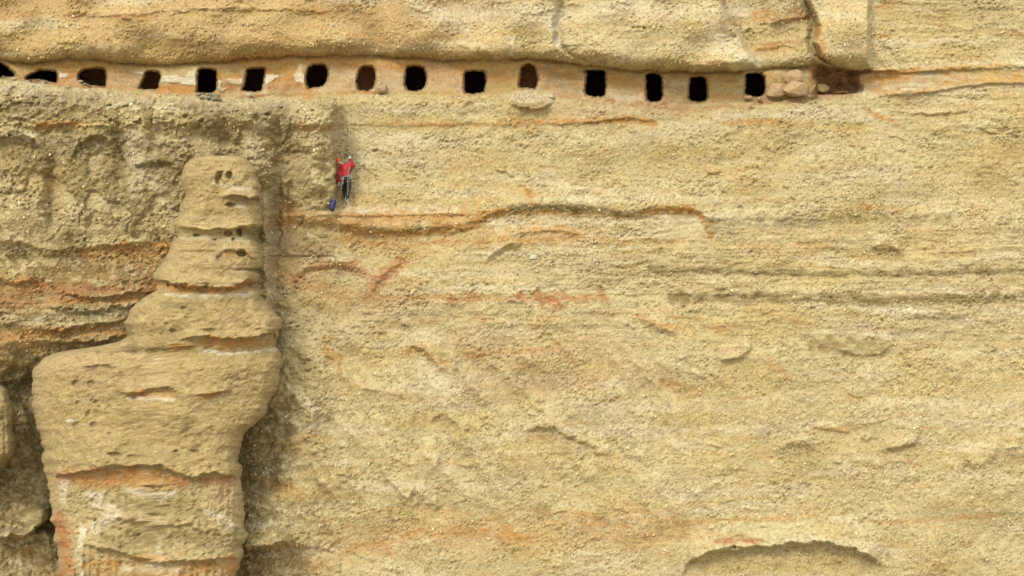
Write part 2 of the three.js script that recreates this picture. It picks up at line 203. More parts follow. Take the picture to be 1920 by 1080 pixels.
const wallStreaks = [
  streak('gold', 13, 0.45, [[-40, 119], [200, 122], [480, 118], [600, 110], [900, 116], [1180, 136], [1420, 140]]),
  streak('orange', 14, 0.6, [[110, 150], [150, 152]]), streak('pink', 16, 0.75, [[206, 152], [262, 150]]),
  streak('orange', 10, 0.8, [[300, 166], [360, 170]]), streak('orange', 10, 0.75, [[410, 140], [460, 146]]), streak('rust', 7, 0.6, [[415, 166], [455, 164]]),
  streak('orange', 16, 0.75, [[498, 140], [560, 150], [575, 172]]), streak('rust', 7, 0.6, [[505, 166], [560, 165]]), streak('orange', 12, 0.6, [[420, 112], [560, 108], [620, 112]]),
  streak('pink', 22, 0.65, [[620, 140], [668, 150]]), streak('pink', 18, 0.7, [[708, 140], [756, 160]]), streak('orange', 10, 0.6, [[640, 122], [760, 126], [870, 132]]),
  streak('pink', 20, 0.7, [[804, 140], [868, 160]]), streak('orange', 12, 0.5, [[914, 140], [970, 150]]), streak('grey', 10, 0.6, [[1030, 152], [1080, 176]]), streak('pink', 14, 0.5, [[1040, 165], [1090, 180]]),
  streak('orange', 10, 0.65, [[1142, 145], [1205, 170]]), streak('pink', 12, 0.6, [[1150, 180], [1290, 200]]), streak('pink', 8, 0.6, [[1245, 160], [1288, 180]]), streak('yellow', 10, 0.5, [[1330, 160], [1394, 170]]),
  streak('rust', 5, 0.6, [[1150, 190], [1290, 206], [1440, 193], [1530, 182], [1600, 177]]), streak('orange', 12, 0.75, [[1620, 150], [1700, 146]]), streak('orange', 5, 0.7, [[1640, 134], [1760, 130], [1900, 120]]),
  streak('pink', 18, 0.45, [[1000, 205], [1150, 210], [1400, 212]]), streak('orange', 7, 0.8, [[960, 228], [1100, 228], [1180, 222], [1225, 232]]), streak('ochre', 4, 0.7, [[1080, 231], [1170, 226], [1225, 226]]),
  streak('orange', 7, 0.7, [[1360, 228], [1440, 228], [1520, 236]]), streak('yellow', 10, 0.7, [[1470, 232], [1620, 240]]), streak('pale', 9, 0.6, [[1340, 216], [1480, 214], [1640, 218]]), streak('orange', 6, 0.6, [[1620, 206], [1680, 232]]),
  streak('orange', 5, 0.5, [[700, 228], [860, 236], [960, 232]]), streak('orange', 5, 0.5, [[1640, 172], [1760, 170]]), streak('gold', 6, 0.6, [[1760, 156], [1920, 148]]),
  // upper cliff beds
  streak('pink', 6, 0.6, [[180, 30], [300, 24], [420, 14]]), streak('orange', 8, 0.55, [[220, 32], [290, 30]]), streak('orange', 8, 0.5, [[570, 18], [610, 24]]), streak('orange', 6, 0.5, [[10, 34], [70, 26]]),
  streak('pale', 22, 0.55, [[780, 10], [860, 40], [960, 20], [1040, 40]]), streak('white', 6, 0.75, [[1050, 20], [1034, 50], [1044, 82]]), streak('white', 5, 0.6, [[962, 70], [958, 104]]), streak('pale', 20, 0.6, [[1120, 10], [1250, 22], [1380, 20]]),
  streak('pink', 9, 0.5, [[1180, 30], [1260, 34]]), streak('rust', 4, 0.7, [[1450, 38], [1490, 34], [1525, 28]]), streak('orange', 14, 0.55, [[1420, 30], [1500, 20]]), streak('orange', 9, 0.8, [[1410, 92], [1450, 88]]), streak('rust', 4, 0.6, [[1410, 84], [1460, 80], [1510, 78]]),
  streak('pale', 26, 0.7, [[1340, 60], [1395, 105], [1400, 122]]), streak('rust', 4, 0.6, [[1285, 117], [1335, 121], [1362, 114]]), streak('orange', 12, 0.6, [[1536, 60], [1540, 100]]), streak('orange', 9, 0.5, [[1645, 12], [1670, 10]]), streak('orange', 4, 0.5, [[1640, 68], [1670, 67]]), streak('orange', 5, 0.5, [[1895, 64], [1960, 62]]),
  // long ochre seam; its dark olive streaks paint in shade of the undercut
  streak('orange', 16, 0.4, [[500, 414], [640, 412], [760, 408], [900, 410]]), streak('ochre', 9, 0.85, [[640, 428], [720, 438], [800, 434], [870, 426], [910, 412]]), streak('darkOlive', 8, 0.6, [[660, 423], [740, 430], [840, 424]]),
  streak('ochre', 8, 0.9, [[900, 402], [930, 400], [1000, 398], [1100, 402], [1180, 408], [1230, 396], [1290, 394], [1314, 404]]), streak('orange', 7, 0.9, [[1312, 402], [1324, 420], [1332, 444]], -0.08), streak('darkOlive', 9, 0.7, [[960, 390], [1060, 388], [1160, 396]]),
  streak('pale', 13, 0.6, [[920, 416], [1060, 420], [1200, 412], [1300, 416]]), streak('pale', 9, 0.55, [[640, 395], [760, 392], [860, 392]]), streak('orange', 5, 0.6, [[1000, 432], [1060, 428], [1100, 446]]), streak('orange', 4, 0.6, [[640, 402], [760, 408], [890, 400]]),
  streak('orange', 6, 0.5, [[640, 452], [760, 458], [900, 452], [1080, 448]]), streak('orange', 8, 0.6, [[985, 352], [1000, 380]]), streak('orange', 9, 0.5, [[540, 400], [590, 404]]),
  // red clay lenses
  streak('red', 8.75, 0.85, [[552, 524], [580, 506], [630, 494], [660, 498]], -0.05), streak('red', 11.25, 0.7, [[640, 500], [695, 512]]), streak('red', 13.75, 0.95, [[694, 556], [712, 520], [745, 496]], -0.06), streak('orange', 16, 0.4, [[510, 500], [560, 540], [700, 566]]),
  streak('orange', 6, 0.6, [[700, 560], [850, 556], [960, 562]]), streak('red', 11.25, 0.75, [[845, 562], [890, 558]]), streak('red', 8.75, 0.75, [[970, 556], [1060, 558], [1130, 560]]), streak('red', 12.5, 0.7, [[1020, 566], [1050, 568]]), streak('red', 7.5, 0.6, [[1125, 548], [1142, 560]]),
  streak('orange', 5, 0.6, [[790, 602], [820, 600]]), streak('orange', 5, 0.5, [[880, 598], [940, 604]]), streak('orange', 5, 0.55, [[1020, 600], [1065, 596]]), streak('orange', 7, 0.6, [[870, 668], [915, 662]]), streak('orange', 7, 0.6, [[940, 662], [990, 658], [1050, 652]]), streak('red', 10, 0.4, [[1050, 650], [1070, 670]]),
  streak('orange', 6, 0.65, [[1195, 595], [1240, 610], [1280, 616]]), streak('orange', 12, 0.5, [[610, 640], [620, 670], [640, 690]]), streak('orange', 8, 0.55, [[1340, 615], [1352, 622]]), streak('pink', 5, 0.7, [[1350, 656], [1400, 652]]), streak('orange', 8, 0.45, [[1440, 680], [1470, 705]]),
  streak('orange', 8, 0.55, [[1615, 390], [1690, 392]]), streak('orange', 6, 0.5, [[1600, 412], [1630, 412]]), streak('orange', 5, 0.5, [[1690, 426], [1720, 424]]), streak('brown', 6, 0.6, [[1640, 464], [1665, 454], [1690, 480]]), streak('orange', 5, 0.45, [[1380, 458], [1560, 462]]),
  streak('orange', 10, 0.35, [[1060, 960], [1180, 990]]), streak('orange', 14, 0.6, [[940, 1005], [990, 1010]]), streak('red', 10, 0.4, [[690, 1010], [730, 1030]]), streak('orange', 10, 0.5, [[660, 1030], [790, 1000], [950, 1000]]), streak('orange', 9, 0.5, [[1080, 985], [1130, 980]]), streak('pink', 6, 0.6, [[1100, 1010], [1290, 1006]]), streak('red', 6.25, 0.75, [[1345, 1014], [1430, 1014]]), streak('orange', 5, 0.5, [[1280, 978], [1480, 972]]), streak('orange', 5, 0.45, [[1640, 980], [1870, 968]]),
  streak('pink', 22, 0.25, [[880, 730], [1060, 720], [1260, 700]]), streak('orange', 10, 0.45, [[1240, 720], [1310, 735]]), streak('orange', 5, 0.5, [[1530, 800], [1590, 806]]), streak('pale', 26, 0.45, [[800, 690], [820, 740]]), streak('orange', 8, 0.5, [[760, 660], [785, 646], [830, 690]]),
  streak('white', 8, 0.5, [[1640, 580], [1760, 586]]), streak('pale', 30, 0.35, [[1660, 420], [1920, 400]]), streak('pale', 9, 0.6, [[1560, 968], [1620, 985]]), streak('pale', 24, 0.35, [[1080, 760], [1300, 830]]),
  // grey coarse beds to the right
  streak('olive', 8, 0.85, [[1220, 506], [1420, 508], [1560, 514], [1740, 512], [1960, 506]], 0, 0.35), streak('olive', 11, 0.9, [[1260, 558], [1480, 556], [1700, 564], [1960, 556]], 0, 0.35), streak('grey', 14, 0.7, [[1330, 422], [1540, 420]]), streak('olive', 9, 0.6, [[1560, 410], [1780, 412]]), streak('grey', 8, 0.6, [[1690, 595], [1830, 594]]), streak('olive', 18, 0.55, [[1520, 640], [1650, 656]]), streak('olive', 5, 0.5, [[1810, 504], [1920, 506]]),
  streak('pink', 60, 0.35, [[540, 470], [620, 540], [760, 570]]), streak('pink', 60, 0.3, [[860, 640], [1000, 690], [1140, 660]]), streak('orange', 44, 0.3, [[640, 1010], [820, 1000], [1000, 1010], [1260, 990]]), streak('orange', 24, 0.35, [[500, 408], [640, 414], [860, 404]]), streak('orange', 26, 0.3, [[640, 452], [900, 446], [1120, 440]]), streak('brown', 40, 0.5, [[-40, 540], [120, 540], [290, 520]]), streak('rust', 24, 0.35, [[-40, 575], [120, 556], [280, 550]]), streak('rust', 20, 0.4, [[-40, 630], [120, 630], [230, 620]]), streak('orange', 20, 0.35, [[170, 478], [310, 480]]),
  streak('yellow', 40, 0.3, [[1760, 330], [1980, 420]]), streak('yellow', 50, 0.3, [[1700, 700], [1960, 720]]), streak('yellow', 26, 0.5, [[1360, 1060], [1600, 1060]]), streak('yellow', 40, 0.3, [[960, 870], [1150, 880]]),
  // left block
  streak('yellow', 10, 0.6, [[-40, 236], [60, 238], [180, 238], [280, 240]]), streak('orange', 8, 0.6, [[70, 236], [150, 236]]), streak('pale', 14, 0.55, [[10, 244], [60, 262]]), streak('pale', 20, 0.5, [[245, 250], [262, 300], [255, 345]]), streak('yellow', 12, 0.55, [[350, 228], [360, 260]]),
  streak('pale', 20, 0.55, [[480, 245], [478, 300]]), streak('cream', 26, 0.75, [[592, 246], [596, 330], [590, 390]]), streak('orange', 9, 0.55, [[555, 238], [620, 240]]), streak('white', 4, 0.7, [[345, 260], [386, 240]]), streak('yellow', 14, 0.5, [[120, 320], [80, 330]]), streak('orange', 14, 0.35, [[95, 345], [110, 400]]), streak('pink', 10, 0.5, [[50, 400], [56, 440]]), streak('yellow', 16, 0.4, [[10, 310], [70, 350]]), streak('pale', 14, 0.35, [[270, 330], [300, 360]]),
  streak('orange', 12, 0.75, [[160, 474], [240, 466], [320, 464]]), streak('rust', 5, 0.6, [[230, 472], [290, 474]]), streak('orange', 14, 0.65, [[-40, 534], [30, 536], [70, 534]]), streak('rust', 16, 0.5, [[-40, 566], [50, 560]]), streak('rust', 12, 0.55, [[70, 540], [180, 545], [290, 540]]), streak('orange', 7, 0.75, [[90, 562], [200, 566], [290, 556]]), streak('rust', 14, 0.4, [[260, 510], [295, 525]]),
  streak('white', 4, 0.55, [[120, 585], [200, 584], [250, 576]]), streak('pale', 5, 0.5, [[-40, 462], [20, 458], [50, 466]]), streak('orange', 8, 0.65, [[-40, 628], [60, 626], [150, 622], [230, 622]]), streak('grey', 10, 0.6, [[60, 594], [150, 592], [230, 590]]), streak('orange', 14, 0.45, [[-40, 650], [20, 640], [60, 650]]), streak('orange', 14, 0.3, [[-20, 685], [25, 680]]),
  streak('orange', 18, 0.35, [[60, 1040], [90, 1080]]), streak('olive', 16, 0.5, [[10, 1030], [20, 1090]]),
  // recess right of the pillar; grey and broad olive streaks paint its shade
  streak('grey', 16, 0.55, [[505, 380], [508, 560], [530, 700]]), streak('pale', 7, 0.55, [[545, 728], [580, 758], [615, 776]], 0.06), streak('pale', 8, 0.4, [[632, 770], [640, 830]], 0.05), streak('olive', 30, 0.3, [[490, 790], [480, 900]]), streak('orange', 14, 0.4, [[500, 905], [560, 930]]), streak('pale', 6, 0.6, [[462, 985], [510, 982]]), streak('olive', 12, 0.5, [[470, 950], [500, 970]]), streak('orange', 20, 0.3, [[545, 1050], [600, 1070]]),
];
const wallPatches = [
  patch('white', 0.9, [[303, 142], [335, 143], [366, 146], [368, 163], [340, 158], [302, 152]], 0.05, 1.2, 2), patch('white', 0.75, [[352, 134], [368, 128], [367, 146], [350, 144]], 0.04, 1.2, 2),
  patch('white', 0.85, [[111, 136], [127, 139], [126, 146], [112, 145]], 0.05, 1, 1.5), patch('white', 0.8, [[242, 136], [258, 136], [270, 134], [268, 141], [255, 140]], 0.05, 1, 1.5), patch('pale', 0.7, [[425, 150], [455, 147], [456, 158], [432, 158]], 0.04, 1.2, 2), patch('white', 0.8, [[409, 150], [415, 152], [412, 166], [428, 166], [418, 170], [408, 166]], 0.04, 1, 1.5),
  patch('white', 0.85, [[498, 140], [508, 138], [527, 142], [514, 150], [494, 160]], 0.05, 1, 2), patch('white', 0.85, [[552, 138], [566, 136], [572, 142], [571, 156], [556, 156]], 0.05, 1, 2), patch('white', 0.5, [[560, 120], [570, 122], [568, 136], [556, 138]], 0.03, 1.5, 2),
  patch('pale', 0.6, [[940, 178], [985, 170], [1020, 172], [1042, 180], [1038, 196], [1012, 190], [985, 194], [960, 188]], 0, 3, 4), patch('olive', 0.6, [[955, 190], [985, 194], [1012, 192], [1030, 194], [1020, 203], [990, 204], [965, 198]], 0, 2, 3),
  patch('rust', 0.75, [[1515, 132], [1600, 130], [1618, 140], [1606, 176], [1520, 176]], 0, 3, 5), patch('pink', 0.45, [[1395, 176], [1530, 172], [1600, 170], [1600, 186], [1395, 196]], 0, 5, 4), patch('white', 0.4, [[1150, 184], [1200, 178], [1202, 190], [1160, 194]], 0, 3, 4),
];

const row = {}, setRow = (v) => { const f = (q) => v >= q.b[1] && v <= q.b[3]; row.lips = wallLips.filter(f); row.streaks = wallStreaks.filter(f); row.patches = wallPatches.filter(f); };
function cliffPoint(u, v, col) {
  const X = u * M, Y = v * M;
  const nA = fbm(X * 1.1, Y * 1.1, 3, 3), nB = fbm(X * 1.7, Y * 2.6, 11, 3), nL = n3(X * 0.16, Y * 0.16, 21), nL2 = n3(X * 0.4, Y * 0.5, 27);
  const wu = u + nA * 5, wv = v + nB * 4;
  // --- masses
  const lipV = LIP_V(u) + nA * 2.2, led = LED_V(u) + nB * 1.6;
  const wU = 1 - sm(1626, 1633, u + nA * 1.2 + sm(90, 130, v) * 3 * nB);
  let aU = 0.38 + 0.25 * nL2;
  // scoops and joints of the upper cliff
  const j1 = table([[-200, 1050], [20, 1048], [50, 1038], [82, 1046], [100, 1062], [120, 1090], [135, 1150], [150, 1240]])(v) + nA * 4;
  aU += 0.34 * (1 - sm(-9, 9, u - j1)) * sm(880, 1040, u) + 0.5 * sm(-2, 120, u - j1) * (1 - sm(150, 330, u - j1)) - 0.2 * gau((u - j1 - 4) / 6);
  const j2 = table([[-200, 1330], [0, 1352], [40, 1362], [60, 1380], [90, 1400], [125, 1424], [140, 1430]])(v) + nA * 3;
  aU += 0.1 + 0.45 * sm(1240, 1370, u) * (1 - sm(-6, 7, u - j2)) - 0.55 * sm(-6, 7, u - j2);
  const j3 = table([[-200, 1500], [0, 1508], [25, 1526], [50, 1532], [80, 1524], [105, 1536], [122, 1566]])(v) + nA * 3;
  aU += 1.0 * sm(-5, 9, u - j3) - 0.32 * gau((u - j3 + 4) / 7) + 0.3 * gau((u - 1585) / 40) * gau((v - 70) / 60);
  const band = u > 1625 ? lerp(-0.38, -0.05, sm(1626, 1700, u)) : -0.38;
  const hollow = (1 - sm(-4, 16, Math.abs(wu - 1570) - 34)) * (0.95 + 0.25 * n3(X * 1.3, Y * 1.6, 77) + 0.1 * fbm(X * 4, Y * 5, 78, 3));
  const tU = lipV - v, rU = 28 + 26 * sm(40, 130, u) * (1 - sm(500, 700, u)) + 10 * nL;
  let bz = BLOCK_Z(v);
  const edge = 630 + nB * 3 + 2 * sm(200, 240, v) ;
  bz *= 1 - sm(edge - 9, edge + 3, u);
  if (u > 495) bz *= 1 - sm(285, 415, v + nA * 10) * sm(495, 520, u);
  // columns and gullies of the left block
  if (u < 640 && v > 180 && v < 470) {
    const k = sm(195, 250, v) * (1 - sm(400, 460, v));
    bz += 1.0 * k * (0.34 * gau((wu - 594) / 30) + 0.22 * gau((wu - 480) / 26) + 0.25 * gau((wu - 262) / 34) + 0.3 * gau((wu - 30) / 42) + 0.2 * gau((wu - 180) / 34) - 0.4 * gau((wu - 545) / 15) - 0.3 * gau((wu - 425) / 22) - 0.5 * gau((wu - 98) / 16) * sm(270, 320, v) - 0.2 * gau((wu - 225) / 12) - 0.3 * gau((wu - 520) / 10));
    bz += 0.35 * gau((wu - 580) / 44) * gau((wv - 205) / 26) + 0.3 * gau((wu - 478) / 34) * gau((wv - 205) / 22) - 0.4 * gau((u - 528) / 14) * gau((v - 205) / 30);
  }
  if (u > 440 && v > 560) bz = Math.max(bz, lerp(bz, 0, sm(440, 500, u)));
  const zF = Math.max(bz, u > 640 ? 0 : -0.6);
  const slopeW = lerp(16, 34, clamp(bz / 1.6)) + 4 * nB;
  const t2 = v - led;
  let z;
  if (tU > 0) z = wU > 0 ? lerp(0, band + (aU - band) * Math.sqrt(clamp(1 - (1 - clamp(tU / rU)) ** 2)), wU) : 0;
  else z = t2 < 0 ? band * (u > 1625 ? 1 - sm(1660, 1900, u) : 1) : lerp(band * (u > 1660 ? 1 - sm(1660, 1900, u) : 1), zF, t2 > slopeW ? 1 : Math.pow(t2 / slopeW, 0.75));
  if (t2 < 2 && tU < 3 && u > 1500 && u < 1630) z -= hollow * sm(3, -6, tU) * sm(3, -1, t2);
  // soften the lip into the band
  if (tU <= 0 && tU > -7 && wU > 0) z -= 0.12 * wU * (1 + tU / 7);
  // groove and recess beside the pillar, recess left of it
  z -= 0.5 * gau((wu - 490) / 22) * sm(300, 360, v) * (1 - sm(690, 760, v));
  const dg = wu - table([[690, 520], [740, 532], [800, 545], [900, 548], [940, 520]])(v);
  z -= 0.75 * sm(34, -60, dg + nA * 14) * sm(720, 780, v) * (1 - sm(905, 950, v)) * (u > 300 ? 1 : 0);
  z -= 0.5 * sm(620, 540, wu) * sm(1018, 1034, v) * (u > 300 ? 1 : 0);
  if (u < 300) { z -= 1.2 * sm(655, 740, v + nA * 14) * (1 - sm(985, 1010, v)) * sm(-40, 30, u); z += 0.6 * sm(930, 985, wv) * (1 - sm(1000, 1012, v)) * (1 - sm(70, 110, u)); }
  // --- relief
  const conv = clamp(sm(0.0, 0.9, nL2 + 0.4));
  const isUp = tU > 0 && u < 1633;
  const rough = lerp(1, 1.6, (1 - sm(560, 640, u)) * sm(160, 200, v)) * (tU < 0 && t2 < 0 ? 0.9 : 1);
  const vary = lerp(0.25, 1.35, sm(-0.35, 0.5, n3(X * 0.3, Y * 0.55, 161)));
  z += 0.22 * nL + 0.12 * nL2;
  z += rough * vary * ((isUp ? 0.6 : 1) * 0.034 * fbm(X * 1.3, Y * 1.5, 31, 5, 0.42));
  const ridg = 1 - Math.abs(fbm(X * 1.9, Y * 2.2, 41, 4, 0.55));
  z += rough * 0.016 * (ridg - 0.7) * conv;
  const strat = sm(560, 1200, u) * gau((v - 500) / 140) + 0.8 * sm(1600, 1700, u) * (1 - sm(220, 320, v)) + 0.8 * (1 - sm(260, 330, u)) * gau((v - 560) / 80) + 0.25;
  z += strat * (0.025 * n3(X * 0.22 + 3, Y * 2.6 + nA * 0.15, 51) + 0.016 * n3(X * 0.5, Y * 5.6 + nA * 0.2, 55) + 0.014 * n3(X * 1.2, Y * 12, 57));
  // diagonal rills on the lower wall
  const rill = sm(520, 600, u) * (1 - sm(1200, 1500, u)) * sm(600, 700, v) * (1 - sm(930, 1010, v));
  if (rill > 0.01) { const a = (X * 0.83 - Y * 0.56), b = (X * 0.56 + Y * 0.83); const rr = 1 - Math.abs(n3(a * 0.62 + 0.08 * nA, b * 0.13, 61)); z += rill * (lerp(0.34, 0.16, sm(760, 1000, u)) * (rr * rr - 0.5) + 0.05 * n3(a * 1.7, b * 0.35, 63) + 0.05 * n3(X * 1.6, Y * 0.3, 64)); }
  // runnels washed down smooth soft beds
  if (v > 1000 && u < 640) z += 0.07 * fbm(X * 1.9 + nA * 0.5, Y * 0.5, 71, 3, 0.6) + 0.05 * nB;
  // --- base colour
  const cellNoise = fbm(X * 2.6, Y * 3.4, 81, 4, 0.62), fine = n3(X * 9, Y * 12, 83), fine2 = n3(X * 19, Y * 23, 87);
  let c = PAL.cream; col[0] = c[0]; col[1] = c[1]; col[2] = c[2];
  if (isUp) { mixInto(col, PAL.upper, 0.85 * (1 - sm(760, 1060, u + nA * 60)) + 0.1); mixInto(col, PAL.yellow, 0.5 * sm(0.2, 0.9, nL2)); }
  else if (tU <= 0 && t2 < 0) { mixInto(col, PAL.pink, 0.6); mixInto(col, PAL.orange, 0.85 * sm(-0.5, 0.4, nB)); mixInto(col, PAL.rust, 0.5 * sm(0.1, 0.6, n3(X * 0.7, Y * 4, 191))); mixInto(col, PAL.grey, 0.5 * sm(0.2, 0.7, nA) * sm(880, 1000, u)); }
  mixInto(col, PAL.yellow, 0.6 * sm(-0.3, 0.7, fbm(X * 0.2, Y * 0.4, 91, 2)));
  mixInto(col, PAL.pale, 0.5 * sm(0.0, 0.8, fbm(X * 0.13, Y * 1.3 + nA * 0.1, 95, 3)));
  mixInto(col, PAL.grey, 0.4 * sm(0.15, 0.9, cellNoise) * (isUp ? 0.5 : 1));
  mixInto(col, PAL.orange, 0.3 * sm(0.25, 0.8, n3(X * 0.35, Y * 2.2 + nA * 0.3, 99)) * (u > 560 ? 1 : 0.6));
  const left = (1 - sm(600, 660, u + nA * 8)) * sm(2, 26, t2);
  if (left > 0) { const lf = left * (u < 300 || v < 450 ? 1 : 1 - 0.75 * sm(495, 560, u) * sm(380, 440, v)); mixInto(col, PAL.olive, 0.8 * lf * sm(-0.5, 0.35, nB + 0.5 * cellNoise)); mixInto(col, PAL.darkOlive, 0.4 * lf * sm(0.1, 0.4, cellNoise)); mixInto(col, PAL.tan, 0.5 * lf * sm(0, 0.7, nB)); mixInto(col, PAL.dust, 0.8 * left * sm(30, 16, t2 + nB * 9) * sm(-0.6, 0.1, nA)); }
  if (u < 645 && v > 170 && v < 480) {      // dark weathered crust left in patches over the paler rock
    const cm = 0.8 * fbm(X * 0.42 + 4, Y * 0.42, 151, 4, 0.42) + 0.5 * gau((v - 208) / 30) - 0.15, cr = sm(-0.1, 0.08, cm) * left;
    z += 0.11 * cr + cr * 0.04 * fbm(X * 4, Y * 4, 153, 3) - 0.06 * sm(0.12, 0.0, Math.abs(cm + 0.1)) * left; mixInto(col, PAL.cream, 0.4 * left * (1 - cr)); mixInto(col, PAL.darkOlive, 0.5 * cr);
  }
  z += applyLips(row.lips, u, v, nB);
  z += applyStreaks(row.streaks, u, v, nA, nB, col);
  z += applyPatches(row.patches, u, v, nA, nB, col);
  // --- pebbly conglomerate: pits and knobs
  const hard = tU <= 0 && t2 < 0 ? 0.25 : lerp(0.5, 1.7, sm(-0.1, 0.6, n3(X * 0.45, Y * 0.75, 157))) * rough;
  if (u > -200 && u < 2120 && v > -170 && v < 1250) for (let o = 0; o < 3; o++) {
    const cs = o === 0 ? 0.14 : o === 1 ? 0.3 : 0.085, gx = X / cs, gy = Y / cs * 1.35, ix = Math.floor(gx), iy = Math.floor(gy);
    for (let j = -1; j <= 1; j++) for (let i = -1; i <= 1; i++) {
      const h = hash(ix + i, iy + j, o); if (h > 0.4) continue;
      const dx = gx - ix - i - hash(ix + i, iy + j, o + 5), dy = gy - iy - j - hash(ix + i, iy + j, o + 9), r = 0.22 + 0.3 * hash(ix + i, iy + j, o + 13), d2 = (dx * dx + dy * dy) / (r * r);
      if (d2 < 1) { const k = (1 - d2) * hard * (o === 1 ? 0.03 : o ? 0.024 : 0.03); z += h < 0.2 ? -k * 1.3 : k; }
    }
  }
  { const gx = X / 0.075, gy = Y / 0.05, ix = Math.floor(gx), iy = Math.floor(gy), band = tU <= 0 && t2 < 0;   // single clasts of other stone; dark ones also paint in pebble shadows
    if (!band) for (let j = -1; j <= 1; j++) for (let i = -1; i <= 1; i++) { const h = hash(ix + i, iy + j, 31); if (h > 0.3) continue; const dx = gx - ix - i - hash(ix + i, iy + j, 33), dy = gy - iy - j - hash(ix + i, iy + j, 35), d2 = (dx * dx + dy * dy) / (0.12 + 0.5 * hash(ix + i, iy + j, 37) ** 2); if (d2 < 1) { const w = sm(1, 0.5, d2) * lerp(0.2, 0.8, sm(-0.5, 0.7, nL2 + cellNoise * 0.5)); mixInto(col, h < 0.13 ? PAL.dark : h < 0.19 ? PAL.olive : h < 0.24 ? PAL.grey : PAL.pale, w * (h < 0.13 ? 0.8 : 0.45)); } } }
  if (!(tU <= 0 && t2 < 0)) {                   // grit: single small dark and pale stones standing in the matrix
    const hh = hash(Math.round(u * 10), Math.round(v * 10), 91), dn = lerp(0.05, 1.4, sm(-0.2, 0.7, n3(X * 0.4, Y * 0.7, 171) + 0.4 * nB));
    if (hh < 0.055 * dn) { mixInto(col, PAL.dark, 0.55); z += 0.012; } else if (hh < 0.1 * dn) { mixInto(col, PAL.olive, 0.5); z -= 0.02; } else if (hh > 1 - 0.05 * dn) { mixInto(col, PAL.pale, 0.5); z += 0.015; } else z += 0.006 * (hh - 0.5);
  }
  const g = 1 + 0.05 * fine + 0.05 * fine2 + 0.05 * cellNoise;
  col[0] *= g; col[1] *= g * (1 - 0.01 * fine); col[2] *= g * (1 - 0.04 * fine);
  return z;
}

function axis(a, b, step, lo, hi) { const r = []; for (let x = a; x <= b; x += step) r.push(x); let s = step; const pre = []; let x = a; while (x > lo) { s = Math.min(s * 1.1, 160); x -= s; pre.unshift(x); } s = step; x = r[r.length - 1]; while (x < hi) { s = Math.min(s * 1.1, 160); x += s; r.push(x); } return pre.concat(r); }
const STEP = 1.8;
const US = axis(-70, 1990, STEP, -4200, 6100), VS = axis(-40, 1120, STEP, -2300, 2020);
VS.push(2045);
const NU = US.length, NV = VS.length;
const wallPos = new Float32Array(NU * NV * 3), wallCol = new Float32Array(NU * NV * 3), wallUV = new Float32Array(NU * NV * 2), holes = new Uint8Array(NU * NV);
{
  const col = [0, 0, 0];
  for (let j = 0; j < NV; j++) for (let i = 0, q = setRow(VS[j]); i < NU; i++) {
    const u = US[i], v = VS[j], o = j * NU + i;
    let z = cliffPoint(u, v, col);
    if (v > 110 && v < 200) { const d = caveIn(u, v) + 1.6 + 0.9 * n3(u * 0.12, v * 0.12, 201); if (d > 0) z -= 0.3 * (d / 3) ** 1.5; if (d > 3) holes[o] = 1; }
    const p = at(u, v, z);
    wallPos[o * 3] = p.x; wallPos[o * 3 + 1] = p.y; wallPos[o * 3 + 2] = p.z;
    wallCol[o * 3] = col[0]; wallCol[o * 3 + 1] = col[1]; wallCol[o * 3 + 2] = col[2];
    wallUV[o * 2] = p.x / 4; wallUV[o * 2 + 1] = p.y / 4;
  }
}
function gridIndex(nu, nv, hole) { const idx = []; for (let j = 0; j < nv - 1; j++) for (let i = 0; i < nu - 1; i++) { const a = j * nu + i, b = a + 1, c = a + nu, d = c + 1; if (hole && (hole[a] + hole[b] + hole[c] + hole[d] > 3)) continue; idx.push(a, c, b, b, c, d); } return idx; }
function gridGeo(pos, col, uv, nu, nv, hole) { const g = new THREE.BufferGeometry(); g.setAttribute('position', new THREE.BufferAttribute(pos, 3)); if (col) g.setAttribute('color', new THREE.BufferAttribute(col, 3)); if (uv) g.setAttribute('uv', new THREE.BufferAttribute(uv, 2)); g.setIndex(new THREE.BufferAttribute(new Uint32Array(gridIndex(nu, nv, hole)), 1)); g.computeVertexNormals(); return g; }

